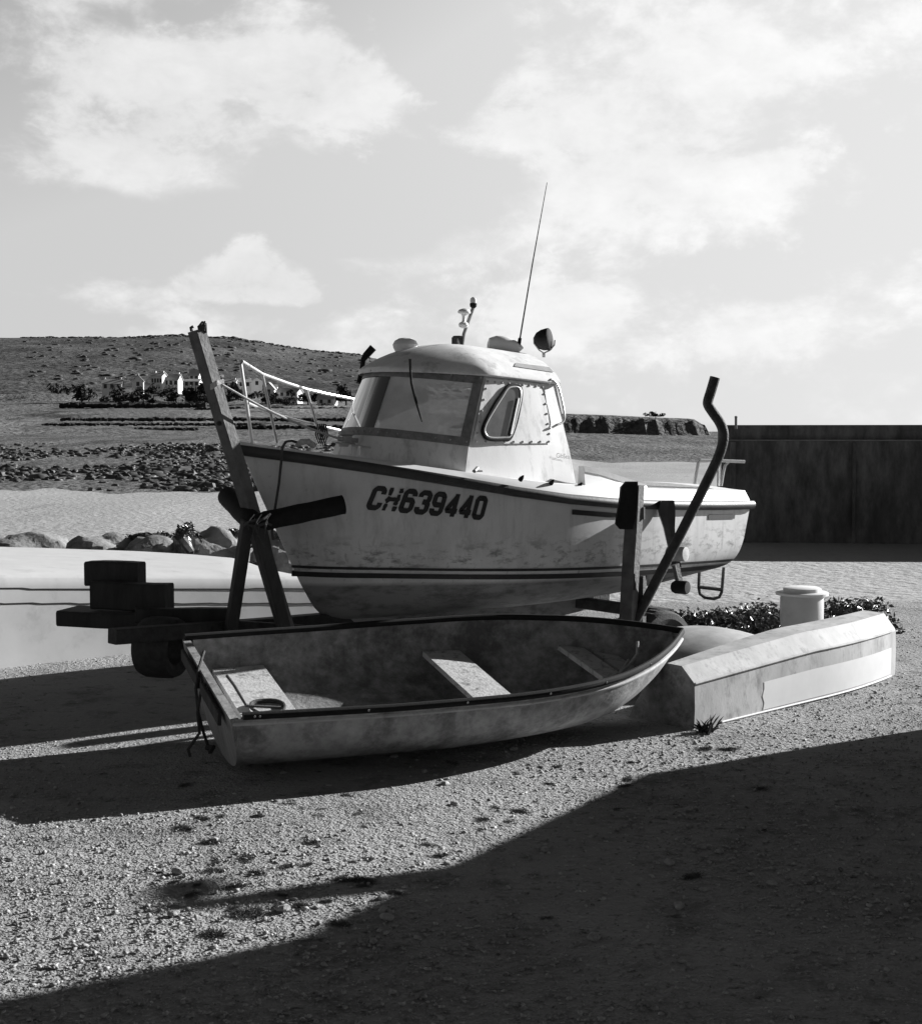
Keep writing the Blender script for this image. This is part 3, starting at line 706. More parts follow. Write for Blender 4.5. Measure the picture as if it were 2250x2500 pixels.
# cockpit coaming wedge with grey tread, cleats, fairlead eyes
for sgn in (1, -1):
    mb = MB(); rows = []
    for x, z in ((XR, 1.43), (1.55, 1.405), (1.3, 1.345), (1.05, 1.285)):
        yo = dk(x)[3][0] - .005
        rows.append([B(x, sgn * (yo + .02), zs(x) + rise(x) - .01), B(x, sgn * (yo), z), B(x, sgn * (yo - .05), z), B(x, sgn * (yo - .06), zs(x) + rise(x) - .05)])
    mb.loft(rows); cw = mb.obj('cockpit_coaming', M['white'], boat)
    mb = MB(); mb.grid([[B(x, sgn * (dk(x)[3][0] - .002), z - .028), B(x, sgn * (dk(x)[3][0] - .006), z + .002)] for x, z in ((XR, 1.43), (1.55, 1.405), (1.3, 1.345), (1.05, 1.285))]) if False else mb.grid([[B(x, sgn * (dk(x)[3][0] + .0), z + .003) + BP * sgn * .006 + UP * -.04, B(x, sgn * (dk(x)[3][0] - .005), z + .003)] for x, z in ((XR, 1.43), (1.55, 1.405), (1.3, 1.345), (1.05, 1.285))])
    mb.obj('tread_strip', M['deckgrey'], cw)
for px, py in ((1273, 1167), (1347, 1177), (1416, 1184)):
    q = bpx(px, py, .9); mb = MB(); mb.lathe(q, BP + UP * .9, [(.016, -.02), (.014, .0), (.006, .022), (.002, .026)], 10); mb.obj('deck_eye', M['black'], boat)
q = bpx(1165, 1150, .82); mb = MB(); mb.beam(q - BH * -.03, q - BH * .03, .03, .012, UP, .003); mb.tube([q + BH * .05 + BP * .03, q + BP * .0 + UP * .02], .012, 8); mb.obj('fairlead', M['grey_metal'], boat)
q0, q1 = P(818, 1080, 8.62), P(905, 1093, 8.66)
mb = MB(); mb.tube([q0, q0.lerp(q1, .5) + UP * -.002, q1], [.006, .0075, .006], 8)
for f in (.42, .68): mb.tube([q0.lerp(q1, f), q0.lerp(q1, f) - UP * .06], .011, 8)
mb.obj('foredeck_cleat', M['steel'], boat)
q = P(847, 1068, 8.9); mb = MB(); mb.lathe(q - UP * .06, UP, [(.055, 0), (.055, .02), (.035, .03), (.032, .07), (.05, .08), (.05, .1), (.03, .105)], 18); mb.tube([q + Vector((-.06, -.02, -.01)), q + Vector((.07, .02, -.02))], .016, 10); mb.obj('anchor_winch', M['gal'], boat)
# pulpit rail on the far side
mb = MB()
f0, f1 = P(616, 1084, 8.52), P(587, 884, 8.48)
mb.tube([f0, f0.lerp(f1, .5), f0.lerp(f1, .97), f1 + Vector((.006, .01, .006)), P(640, 913, 8.9), P(700, 935, 9.3), P(748, 950, 9.62), P(800, 962, 9.85), P(868, 975, 10.1)], .0115, 10)
mb.obj('pulpit_rail', M['steel'], boat)
mb = MB(); mb.tube([P(605, 984, 8.50), P(640, 1000, 8.8), P(690, 1016, 9.25), P(770, 1037, 9.68), P(835, 1052, 9.95)], .010, 8); mb.obj('pulpit_mid_rail', M['steel'], boat)
for a, b in (((640, 913, 8.9), (676, 1080, 9.05)), ((748, 950, 9.62), (788, 1088, 9.66))):
    mb = MB(); mb.tube([P(*a), P(*b)], .0095, 8); mb.obj('stanchion', M['steel'], boat)
# stern rail and boarding ladder
mb = MB(); mb.tube([P(1694, 1184, 10.85), P(1700, 1150, 10.88), P(1704, 1130, 10.9), P(1708, 1124, 10.9), P(1760, 1125, 11.0), P(1817, 1127, 11.1)], .0135, 10)
mb.tube([P(1757, 1127, 11.0), P(1756, 1186, 11.0)], .012, 8); mb.tube([P(1778, 1128, 11.04), P(1770, 1136, 11.03), P(1766, 1150, 11.02), P(1760, 1186, 11.0)], .011, 8); mb.obj('stern_rail', M['steel'], boat)
mb = MB(); lp = [(1707, 1385), (1705, 1435), (1708, 1450), (1720, 1459), (1742, 1462), (1755, 1458), (1761, 1446), (1763, 1425), (1766, 1385)]
mb.tube([P(a, b, 10.62) for a, b in lp], .0125, 10); mb.tube([P(1705, 1433, 10.62), P(1762, 1440, 10.62)], .014, 8); mb.obj('boarding_ladder', M['rust'], boat)

# ------------------------------------------------------------------ boat trailer
tr = thing('boat_trailer', B(1.8, 0, 0), 'dark boat trailer with padded bow cradle and guide posts under the white motor boat', 'trailer')
mb = MB(); mb.beam(P(628, 1528, 8.55), B(.55, -.15, .36), .10, .09); mb.beam(P(628, 1528, 8.55), B(4.85, .1, .47), .10, .09); mb.beam(B(1.0, -.95, .36), B(1.0, .95, .36), .09, .08); mb.beam(B(2.6, -.6, .33), B(2.6, .75, .33), .08, .08)
mb.obj('frame', M['rust'], tr, angle=20)
mb = MB(); mb.beam(P(555, 1528, 8.35), P(860, 1548, 8.75), .06, .075); mb.obj('cross_beam', M['rust'], tr, angle=20)
ptop, pbot = P(479, 806, 8.12), P(700, 1540, 8.42)
mb = MB(); mb.beam(ptop, pbot, .083, .082, (.6, .8, 0), .005, 8, .002)
post = mb.obj('guide_post', M['timber'], tr, angle=20)
mb = MB(); 
for k in range(5): mb.tube([P(486 + 3 * k, 806, 8.10), P(484 + 4 * k, 797 - 4 * (k % 3), 8.08), P(490 + 3 * k, 790 - 5 * (k % 2), 8.1), P(499 + k, 812, 8.12)], .007, 7)
mb.tube([P(497, 800, 8.14), P(501, 840, 8.16), P(506, 856, 8.16)], [.016, .012, .006], 8); mb.tube([P(468, 808, 8.1), P(466, 800, 8.1), P(472, 797, 8.1)], .010, 7)
mb.obj('rope_lashing', M['rope_dark'], post)
mb = MB(); mb.beam(P(604, 1270, 8.16), P(562, 1545, 8.3), .07, .065, (.5, -.85, 0), .006, 4, .002); mb.obj('cradle_leg', M['dark_timber'], tr, angle=20)
mb = MB(); mb.beam(P(628, 1268, 8.13), P(695, 1545, 8.36), .073, .069, (.5, -.85, 0), .006, 4, .002); mb.obj('cradle_leg', M['dark_timber'], tr, angle=20)
def pad(a, b, r):
    b_ = MB(); pts = [a.lerp(b, f) for f in np.linspace(0, 1, 9)]
    b_.tube(pts, [r * .8] + [r * (1 + .03 * math.sin(i * 2.1)) for i in range(1, 8)] + [r], 20); return b_
pad(P(622, 1277, 8.14), P(836, 1232, 8.33), .059).obj('cradle_pad', M['black'], tr)
mb = MB(); mb.lathe(P(836, 1232, 8.33), P(836, 1232, 8.33) - P(622, 1277, 8.14), [(.06, 0), (.061, .004), (.056, .005), (.054, -.02), (.02, -.03)], 24); mb.obj('pad_end', M['black'], tr)
pad(P(622, 1282, 8.16), P(556, 1212, 8.62), .066).obj('cradle_pad', M['black'], tr)
mb = MB()
for k in range(7):
    x = 600 + random.uniform(0, 60); y = 1262 + random.uniform(-8, 16)
    mb.tube(sm([P(x, y, 8.05), P(x + random.uniform(-14, 10), y + 20, 8.03), P(x + random.uniform(-18, 12), y + random.uniform(35, 75), 8.06)]), .0035, 6)
mb.tube(sm([P(594, 1285, 8.10), P(612, 1272, 8.05), P(640, 1268, 8.055), P(660, 1255, 8.10)]), .008, 7)
mb.tube(sm([P(590, 1268, 8.12), P(618, 1285, 8.055), P(648, 1278, 8.06), P(662, 1282, 8.12)]), .008, 7)
mb.obj('lashing', M['rope_dark'], tr)
for f in (.30, .62):
    q = ptop.lerp(pbot, f) + Vector((-.025, -.048, 0)); mb = MB(); mb.lathe(q, (-.6, -.8, 0), [(.014, -.01), (.014, .006), (.008, .007), (.008, .012)], 8); mb.obj('bolt', M['rust'], post)
# stern guide post with rubber cap
mb = MB(); mb.beam(P(1551, 1184, 9.04), P(1530, 1560, 9.04), .095, .085, (.6, .8, 0), .006, 5, .002); gp = mb.obj('guide_post', M['timber'], tr, angle=20)
mb = MB(); rows = []
for px0, px1, py, dep in ((1528, 1556, 1176, .06), (1516, 1557, 1190, .075), (1514, 1557, 1215, .08), (1508, 1553, 1250, .075), (1503, 1548, 1280, .07), (1512, 1545, 1292, .06)):
    a = P(px0, py, 8.985); b = P(px1, py, 8.985 - (.04 if py < 1290 else .02)); n_ = Vector((.2, dep, 0))
    rows.append([a, a.lerp(b, .5) + Vector((0, -.012, 0)), b, b + Vector((.01, dep, 0)), a + Vector((0, dep, 0))])
mb.loft(rows); mb.obj('rubber_cap', M['black'], gp)
mb = MB(); mb.beam(P(1570, 1238, 9.03), P(1570, 1268, 9.03), .014, .02); mb.obj('bolt_plate', M['grey_metal'], gp)
mb = MB(); mb.beam(P(1562, 1405, 9.12), P(1560, 1560, 9.12), .07, .07, (.87, -.5, 0), .005); mb.beam(P(1546, 1400, 9.0), P(1546, 1440, 9.0), .03, .03, (.87, -.5, 0), .004); mb.obj('post_bracket', M['rust'], tr, angle=20)
mb = MB(); bp = [(1551, 1515, 9.05), (1590, 1440, 9.06), (1660, 1305, 9.06), (1720, 1185, 9.06), (1752, 1118, 9.06), (1764, 1080, 9.06), (1765, 1055, 9.06), (1757, 1032, 9.06), (1742, 1010, 9.06), (1729, 990, 9.06), (1728, 978, 9.06), (1735, 955, 9.06), (1745, 921, 9.06)]
mb.tube(sm([P(*q) for q in bp], 4), .034, 14); mb.obj('bent_guide_pole', M['rust'], tr)
# swinging roller arm at the quarter
mb = MB(); rows = []
for px, py, w, dp in ((1630, 1222, 15, .06), (1628, 1240, 20, .075), (1630, 1262, 18, .07), (1634, 1290, 13, .05), (1638, 1318, 11, .045), (1645, 1350, 10, .05), (1652, 1385, 11, .05)):
    a, b = P(px - w, py, 9.42), P(px + w, py, 9.40)
    rows.append([a, a.lerp(b, .5) + Vector((0, -.02, 0)), b, b + Vector((.0, dp, 0)), a + Vector((0, dp, 0))])
mb.loft(rows); arm = mb.obj('roller_arm', M['rail'], tr)
mb = MB(); mb.lathe(P(1650, 1352, 9.36), (.8, -.6, .02), [(.05, -.06), (.053, -.04), (.053, .06), (.05, .075), (.02, .078)], 22); mb.obj('hull_roller', M['gal'], arm)
mb = MB(); mb.beam(P(1648, 1378, 9.36), P(1662, 1440, 9.36), .055, .03, (.7, -.7, 0), .004); mb.obj('arm_board', M['timber'], arm, angle=20)
mb = MB(); mb.lathe(P(1664, 1434, 9.33), (.8, -.6, .02), [(.035, -.07), (.046, -.05), (.048, .03), (.042, .045), (.015, .047)], 20); mb.obj('hull_roller', M['black'], arm)
# wheels
def wheel(c, ax, r, w):
    b1 = MB(); t = Vector(ax).normalized(); u = t.cross(UP).normalized(); n = 72; prof = [(.62, -.42), (.80, -.5), (.93, -.46), (.985, -.33), (1.0, -.12), (1.0, .12), (.985, .33), (.93, .46), (.80, .5), (.62, .42)]
    rings = []
    for k in range(n):
        f = 2 * math.pi * k / n; d = u * math.cos(f) + UP * math.sin(f)
        rings.append([c + d * r * (p[0] - (.022 if (k % 2 and p[0] > .97) else 0)) + t * p[1] * w for p in prof])
    rings.append(rings[0]); b1.grid(rings)
    wh = b1.obj('wheel', M['tyre'], tr, angle=25)
    b2 = MB(); b2.lathe(c, t, [(.64 * r, -.36 * w), (.62 * r, -.2 * w), (.2 * r, -.12 * w), (.18 * r, .3 * w), (.3 * r, .2 * w), (.6 * r, .24 * w), (.64 * r, .38 * w)], 28); b2.obj('rim', M['gal'], wh)
wheel(P(1604, 1590, 9.55), BP, .30, .20)
wheel(B(1.0, -1.05, .30), BP, .30, .20)

# ------------------------------------------------------------------ ropes on the boat
mb = MB()
a, b = P(541, 938, 8.06), P(838, 1074, 8.82)
mb.tube([a.lerp(b, f) - UP * .05 * math.sin(math.pi * f) * .6 for f in np.linspace(0, 1, 16)], .0075, 8)
for k in range(3): mb.tube([P(515, 950 - k * 5, 8.07), P(530, 938 - k * 4, 8.02), P(545, 934 - k * 3, 8.06), P(542, 945 - k * 3, 8.13)], .007, 7)
tag(mb.obj('mooring_rope', M['rope']), 'pale rope stretched from the leaning post to the foredeck winch', 'rope')
mb = MB(); mb.tube([P(735, 1083, 8.62), P(712, 1076, 8.5), P(698, 1078, 8.44), P(689, 1092, 8.40), P(686, 1130, 8.41), P(681, 1180, 8.42), P(673, 1230, 8.30), P(668, 1262, 8.2), P(664, 1300, 8.16), P(667, 1318, 8.16)], .0085, 8)
tag(mb.obj('bow_rope', M['rope_dark']), 'dark rope hanging over the bow down to the black cradle pad', 'rope')
mb = MB(); mb.tube([P(728, 1085, 8.56), P(735, 1079, 8.5), P(752, 1078, 8.53), P(765, 1088, 8.58)], .02, 10)
tag(mb.obj('rope_bundle', M['rope']), 'pale bundled line lying on the foredeck edge of the motor boat', 'rope')
mb = MB()
for k in range(4):
    ox = 776 + k * 5
    mb.tube([P(ox, 1035, 9.55), P(ox - 6, 1060, 9.5), P(ox + 2, 1083, 9.5), P(ox + 9, 1062, 9.52), P(ox + 4, 1036, 9.55)], .006, 6)
tag(mb.obj('rope_coil', M['rope_dark']), 'dark coiled line hung on the bow rail of the motor boat', 'rope')

# ------------------------------------------------------------------ the open dinghy
DB = R(21.8); HEEL = R(9.5); LD = 2.65
def dh(x):
    s = x / LD
    return max(.66 * (1 - (max(0, s - .45) / .55) ** 2.7) - .05 * (max(0, .45 - s) / .45) ** 2, .004)
def dzs(x): return ipl(x / LD, [(0, .405), (.25, .402), (.5, .41), (.75, .43), (1, .475)])
def dzk(x): return ipl(x / LD, [(0, .0), (.7, 0), (.78, .02), (.84, .07), (.9, .16), (.95, .28), (.98, .39), (1, .475)])
def dnm(x):
    s = min(max((x / LD - .4) / .55, 0), 1); return 3.0 + (1.5 - 3.0) * s, 1.6 + (1.15 - 1.6) * s
DORG = Vector((-1.215, 6.81, .040))
def D(x, y, z):
    yy = y * math.cos(HEEL) - z * math.sin(HEEL); zz = y * math.sin(HEEL) + z * math.cos(HEEL)
    return DORG + Vector((x * math.cos(DB) - yy * math.sin(DB), x * math.sin(DB) + yy * math.cos(DB), zz))
def drake(x, z): return x - .10 * (z / .45) * max(0, 1 - x / .5)
def dsec(x, inset=0.0, lift=0.0, K=16):
    n, m = dnm(x); half = []
    h = max(dh(x) - inset, .003); z0 = dzk(x) + lift; z1 = dzs(x)
    for k in range(K + 1):
        th = math.pi / 2 * k / K; d = math.sin(th) ** (2 / n); z = z1 + (z0 - z1) * d
        half.append((drake(x, z), h * (math.cos(th) ** (2 / m) if k < K else 0), z))
    return half
dg = thing('dinghy', D(1.3, 0, 0), 'weathered open dinghy with black gunwale strips lying on the gravel', 'dinghy')
mb = MB(); DX = list(np.linspace(0, 1.8, 16)) + list(np.linspace(1.86, LD, 20)); rows = []
for x in DX:
    hf = dsec(x); rows.append([D(*p) for p in hf] + [D(p[0], -p[1], p[2]) for p in reversed(hf[:-1])])
mb.grid(rows); dhull = mb.obj('hull', M['dinghy_out'], dg, angle=60)
DXI = [.035] + list(np.linspace(.12, 1.8, 15)) + list(np.linspace(1.86, LD - .05, 18))
mb = MB(); rows = []
for x in DXI:
    hf = dsec(x, .022, .035); rows.append([D(*p) for p in hf] + [D(p[0], -p[1], p[2]) for p in reversed(hf[:-1])])
mb.grid(rows); mb.obj('inner_shell', M['dinghy_in'], dg, angle=60)
# transom board
mb = MB(); outs, ins = [], []
hf = dsec(0.0); ring = hf + [(p[0], -p[1], p[2]) for p in reversed(hf[:-1])]
r1 = [D(p[0] - .012, p[1] * 1.012, p[2]) for p in ring]; r2 = [D(p[0] + .028, p[1] * .99, p[2]) for p in ring]
ia = [mb.v(p) for p in r1]; ib = [mb.v(p) for p in r2]; mb.face(*ia); mb.face(*reversed(ib))
for i in range(len(ia)): j = (i + 1) % len(ia); mb.face(ia[i], ib[i], ib[j], ia[j])
mb.obj('transom', M['transom'], dg, smooth=False)
def hull_lip(x): return dh(x) * .985 + .004
# gunwale strips
def strip_g(sgn, xa, xb, name):
    b = MB(); rings = []
    for x in np.linspace(xa, xb, 60):
        h = dh(x); z = dzs(x); o = []
        for k in range(10):
            f = 2 * math.pi * k / 10; o.append(D(drake(x, z), sgn * (h - .004 + .020 * math.cos(f)), z + .012 + .019 * math.sin(f)))
        rings.append(o)
    ix = b.grid(rings, True); b.face(*ix[0]); b.face(*reversed(ix[-1])); g_ = b.obj(name, M['black'], dg)
    return g_
strip_g(-1, .04, LD, 'gunwale_strip'); strip_g(1, .0, LD, 'gunwale_strip')
for x in (.09, .11, .55, 1.05, 1.5, 1.85, 2.2):
    mb = MB(); mb.lathe(D(drake(x, .45), -(dh(x) + .014), dzs(x) + .014), D(0, -1, 0) - D(0, 0, 0), [(.006, 0), (.005, .004), (.001, .005)], 8); mb.obj('gunwale_screw', M['gal'], dg)
for sgn in (1, -1):
    mb = MB(); mb.tube([D(drake(x, .4), sgn * (hull_lip(x)), dzs(x) - .026) for x in np.linspace(.0, LD - .02, 50)], .011, 8); mb.obj('rubbing_strake', M['skiff'], dg)
for ya, yb in ((.50, .06), (-.02, -.46)):
    mb = MB(); mb.beam(D(-.118, ya, .355), D(-.118, yb, .350), .018, .062, D(0, 0, 1) - D(0, 0, 0), .003); mb.obj('transom_pad', M['dark_timber'], dg, angle=20)
# thwarts
def dyz(x, z):
    n, m = dnm(x); d = min(max((dzs(x) - z) / (dzs(x) - dzk(x) - .035), 0), 1); return max(dh(x) - .022, .01) * max(0, 1 - d ** n) ** (1 / m)
def bench(xa, xb, z, name, th=.03, wy=None, mtl='thwart', twist=0):
    b = MB(); rows = []
    for x in np.linspace(xa, xb, 5):
        w = dyz(x, z) - .03 if wy is None else wy
        sgs = []
        rows.append([D(x + twist * k, w * k, z) for k in np.linspace(-1, 1, 9)] + [D(x + twist * k, w * k, z - th) for k in np.linspace(1, -1, 9)])
    b.loft(rows); return b.obj(name, M[mtl], dg, angle=25)
bench(.05, .335, .25, 'stern_bench'); bench(1.28, 1.50, .262, 'thwart'); bench(2.06, 2.19, .31, 'bow_thwart')
bench(2.23, 2.34, .30, 'bow_shelf', th=.015)
# ropes of the dinghy
z_ = .295
mb = MB(); pts = []
for k in range(34):
    f = k / 33 * 2 * math.pi * 1.5; r_ = .11 + .01 * math.sin(3 * f)
    pts.append(D(.2 + r_ * .75 * math.cos(f), -.13 + r_ * math.sin(f), .256 + .004 * k / 10))
pts = [D(.0, -.05, .42), D(.03, -.09, .38), D(.08, -.15, .29)] + pts
mb.tube(pts, .008, 7); tag(mb.obj('painter_rope', M['rope_dark']), 'rope looped on the stern bench of the open dinghy', 'rope')
mb = MB(); mb.tube([P(498, 1590, 6.95), P(484, 1635, 6.8), P(478, 1680, 6.74), P(484, 1740, 6.72), P(497, 1790, 6.75), P(508, 1822, 6.85), P(512, 1840, 6.85)], .008, 7)
mb.tube([P(505, 1665, 6.72), P(490, 1690, 6.70), P(482, 1740, 6.70), P(487, 1790, 6.72), P(470, 1815, 6.75), P(459, 1830, 6.78), P(464, 1848, 6.78)], .008, 7)
mb.tube([P(505, 1825, 6.84), P(520, 1826, 6.82), P(512, 1834, 6.82)], .016, 8)
tag(mb.obj('stern_rope', M['rope_dark']), 'dark rope dangling from the dinghy transom onto the gravel', 'rope')
mb = MB(); mb.tube([D(2.18, -.14, .31), D(2.26, -.1, .34), D(2.34, -.04, .38), D(2.36, .0, .44)], .009, 7); mb.tube([D(2.08, -.2, .30), D(2.2, -.12, .31), D(2.3, -.02, .34)], .009, 7)
tag(mb.obj('bow_line', M['rope']), 'frayed pale line lying in the bow of the open dinghy', 'rope')

# ------------------------------------------------------------------ upturned skiffs on the right
HD = R(43); sx_ = Vector((math.cos(HD), math.sin(HD), 0)); sy_ = Vector((-math.sin(HD), math.cos(HD), 0)); S0 = Vector((1.30, 7.46, 0))
def S(l, w, z): return S0 + sx_ * l + sy_ * w + UP * z
sk = thing('upturned_skiff', S(1, .2, 0), 'upturned hard edged pale skiff with a white painted patch on its side', 'boat')
mb = MB(); rows = []
prof = [(0, .002), (-.004, .12), (0, .255), (.006, .268), (.09, .350), (.19, .354), (.30, .30), (.47, .002)]
for l in np.linspace(0, 2.4, 20):
    k = 1 + .20 * min(l / 1.2, 1); wk = 1 + .5 * math.sin(min(l / 2.4, 1) * math.pi * .8)
    rows.append([S(l, w * (wk if w > .1 else 1) + .10 * max(0, l - 1.3) ** 2, z * k) for w, z in prof])   # toward the bow the sides close in
ix = mb.grid(rows); mb.face(*ix[-1]); mb.obj('hull', M['skiff'], sk, angle=15)
mb = MB(); mb.face(*[mb.v(S(-.004, w, z)) for w, z in prof]); mb.face(*[mb.v(S(.002, w, z)) for w, z in reversed(prof)]); mb.obj('transom', M['skiff_end'], sk, smooth=False)
mb = MB(); mb.grid([[S(l + (.012 * math.sin(g * 9) if l < .7 else 0), -.0022 - .004 * min(z / .12, (.255 - z) / .135) + .10 * max(0, l - 1.3) ** 2, z * (1 + .2 * min(l / 1.2, 1))) for l in np.linspace(.66, 2.3, 24) for z in [.02 + .15 * g]] for g in np.linspace(0, 1, 5)]); mb.obj('paint_patch', M['patch'], sk)
mb = MB(); mb.tube([S(l, -.003 + .10 * max(0, l - 1.3) ** 2, .262 * (1 + .20 * min(l / 1.2, 1))) for l in np.linspace(0, 2.3, 16)], .007, 8); mb.obj('edge_moulding', M['skiff'], sk)
mb = MB(); mb.tube([S(l, -.004 + .10 * max(0, l - 1.3) ** 2, .010) for l in np.linspace(.25, 2.3, 16)], .006, 8); mb.obj('rim', M['patch'], sk)
mb = MB(); U0 = Vector((1.02, 8.55, 0)); hd2 = R(33); ux_ = Vector((math.cos(hd2), math.sin(hd2), 0)); uy_ = Vector((-math.sin(hd2), math.cos(hd2), 0)); rows = []
for l in np.linspace(0, 1, 26):
    wv = .50 * math.sin(math.pi * min(max(l * .92 + .06, 0), 1)) ** .5; hh = .37 * (math.sin(math.pi * (l * .84 + .12))) ** .6
    rows.append([U0 + ux_ * (l * 1.45) + uy_ * (wv * math.copysign(abs(math.cos(f)) ** .85, math.cos(f))) + UP * (hh * math.sin(f) ** .85) for f in np.linspace(0, math.pi, 24)])
mb.grid(rows); tag(mb.obj('upturned_pram', M['smooth_hull']), 'smooth round bottomed grey boat lying upside down behind the hard edged skiff', 'boat')

# ------------------------------------------------------------------ white planked boat on the left, upside down
wb = thing('planked_boat', (-2.0, 11.6, 0), 'large white planked boat lying upside down behind the timber stack', 'boat')
mb = MB(); rows = []
WL = [(-120, 1405, 1332), (100, 1405, 1338), (335, 1407, 1346), (470, 1408, 1354), (580, 1409, 1364), (650, 1410, 1390), (720, 1411, 1404), (800, 1412, 1410)]
def wY(px): return 10.2 + (px - 335) * .0020
def wrow(px, ye, yb):
    Y0 = wY(px); a = P(px, ye, Y0); z = a.z; nx, ny = .637, -.771; c = ipl(px, [(560, .05), (720, .0)])
    def q(o, zz): return (a.x + nx * o, Y0 + ny * o, zz)
    front_ = [q(.09, .0), q(.07, z * .25), q(.05, z * .5), q(.03, z - .08), q(.02, z - .02), q(0, z)]
    Yb = min(max((EYE - (z + c)) * F / (yb - 1060), Y0 + .04), 13.2); top = []
    for f in (.25, .5, .75, 1): Yq = Y0 + (Yb - Y0) * f; top.append((a.x * Yq / Y0, Yq, z + c * math.sin(f * math.pi / 2)))
    top.append((a.x * (Yb + .2) / Y0, Yb + .2, 0))
    return [Vector(p) for p in front_ + top]
for px in np.linspace(-120, 800, 40):
    rows.append(wrow(px, ipl(px, [(a, b) for a, b, c in WL]), ipl(px, [(a, c) for a, b, c in WL])))
ix = mb.grid(rows); mb.face(*ix[0]); mb.face(*reversed(ix[-1])); mb.obj('hull', M['plank'], wb, angle=50)
for ya in (1438.5, 1475):
    mb = MB(); pts = []
    for px in np.linspace(-110, 780, 40):
        r_ = wrow(px, ipl(px, [(a, b) for a, b, c in WL]), ipl(px, [(a, c) for a, b, c in WL])); fr = r_[:6]
        best = None
        for k in range(5):                                        # where the seam height lies on the sloping side
            for f in np.linspace(0, 1, 30):
                p = fr[k].lerp(fr[k + 1], f); yy = 1060 + (EYE - p.z) * F / p.y
                if best is None or abs(yy - ya) < best[0]: best = (abs(yy - ya), p)
        pts.append(best[1] + Vector((.637, -.771, .2)) * .0015)
    mb.tube(pts, .0045, 6); mb.obj('plank_seam', M['seam'], wb)

# ------------------------------------------------------------------ timber baulks, tyre and drawbar junk on the left
G_T = 'dark timber baulks stacked on the left'
def baulk(a, b, w, h, label, up=(0, 0, 1)):
    b_ = MB(); b_.beam(a, b, w, h, up, .012, 5, .004); return tag(b_.obj('timber_baulk', M['dark_timber'], angle=20), label, 'timber', G_T)
def bk(px0, px1, py0, py1, Y, L, label, dirx=-.80):
    c = P((px0 + px1) / 2, (py0 + py1) / 2, Y - .55); Y -= .55; w = (px1 - px0) * Y / F; h = (py1 - py0) * Y / F
    d = Vector((-.96, .22, 0)).normalized(); return baulk(c, c + d * L, w * .8, h, label)
bk(318, 374, 1372, 1432, 9.3, .38, 'short dark baulk tilted on top of the timber stack')
bk(382, 446, 1424, 1492, 9.1, .52, 'squared dark baulk in front of the white planked boat, second from the top')
bk(300, 448, 1492, 1530, 9.15, .6, 'wide flat dark baulk at the bottom of the timber stack')
mb = MB(); mb.beam(P(330, 1502, 8.35), P(570, 1502, 8.5), .09, .09, (0, 0, 1), .008, 4, .003); mb.beam(P(474, 1510, 8.85), P(472, 1600, 8.85), .05, .05, (0, 1, 0)); mb.beam(P(520, 1525, 8.8), P(570, 1575, 8.6), .07, .09)
tag(mb.obj('trestle', M['dark_timber'], angle=20), 'low dark trestle beam under the bow cradle beside the timber stack', 'trestle')
def tyre(c, ax, r, w, name, label):
    b1 = MB(); t = Vector(ax).normalized(); u = t.cross(UP).normalized(); v_ = u.cross(t); n = 60; prof = [(.55, -.40), (.75, -.5), (.92, -.46), (.985, -.33), (1.0, 0), (.985, .33), (.92, .46), (.75, .5), (.55, .40), (.52, 0)]
    rings = []
    for k in range(n + 1):
        f = 2 * math.pi * k / n; d = u * math.cos(f) + v_ * math.sin(f); rings.append([c + d * r * (p[0] - (.02 if (k % 2 and p[0] > .97) else 0)) + t * p[1] * w for p in prof])
    b1.grid(rings, True); return tag(b1.obj(name, M['tyre'], angle=30), label, 'tyre')
tyre(P(395, 1580, 8.25), (.95, -.3, .0), .19, .24, 'old_tyre', 'old black tyre standing below the stacked timber baulks')

# ------------------------------------------------------------------ boulders, shrubs
def boulder(px, py, Y, rx, ry, rz, seed, label, lean=0):
    b = MB(); c = P(px, py, Y); lump(b, (c.x, c.y, c.z), 1.0, (rx, ry, rz), .16, seed, 18)
    return tag(b.obj('boulder', M['rock'], angle=30), label, 'boulder', 'boulders along the yard edge')
boulder(380, 1362, 13.8, .34, .4, .22, 3, 'low rounded boulder with a dark side left of the shrub')
boulder(515, 1368, 13.9, .34, .4, .30, 5, 'steep boulder with a pale right side behind the planked boat')
boulder(690, 1382, 13.9, .32, .4, .34, 9, 'dark boulder seen between the cradle leg and the bow')
boulder(250, 1365, 14.0, .4, .5, .25, 11, 'boulder furthest left at the yard edge')
boulder(60, 1365, 14.2, .5, .5, .28, 12, 'broad boulder beyond the far left end of the planked boat')
def shrub(c, r, n, size, seed, name, label, group, cat='shrub', mtl='leaf', core=.62):
    t = thing(name, c, label, cat, group)
    b = MB(); leaves(b, c, r, n, size, seed); lump(b, (c[0], c[1], c[2] + r[2] * .25), 1.0, (r[0] * .55, r[1] * .55, r[2] * .5), .3, seed, 8); b.obj('foliage', M[mtl], t, smooth=False)
    b = MB(); rr = random.Random(seed)
    for k in range(7):
        a = rr.uniform(0, 6.28); e = Vector((c[0] + math.cos(a) * r[0] * .5, c[1] + math.sin(a) * r[1] * .5, c[2] + r[2] * rr.uniform(.4, .8)))
        b.tube([Vector(c) - UP * .05, Vector(c).lerp(e, .5) + UP * .05 * r[2], e], [.02 * r[2] + .004, .012 * r[2] + .003, .004], 6)
    b.obj('stem', M['twig'], t); return t
GS = 'shrubs along the yard edge'
c = P(455, 1345, 13.5); shrub(c, (.20, .18, .27), 900, .026, 21, 'shrub', 'rounded dark shrub between two boulders behind the planked boat', GS)
c = P(560, 1312, 14.1); shrub(c, (.22, .2, .09), 300, .028, 22, 'shrub', 'thin creeping growth on top of the steep boulder', GS)
c = P(360, 1318, 14.1); shrub(c, (.3, .2, .10), 260, .028, 23, 'shrub', 'thin growth on top of the low rounded boulder', GS)
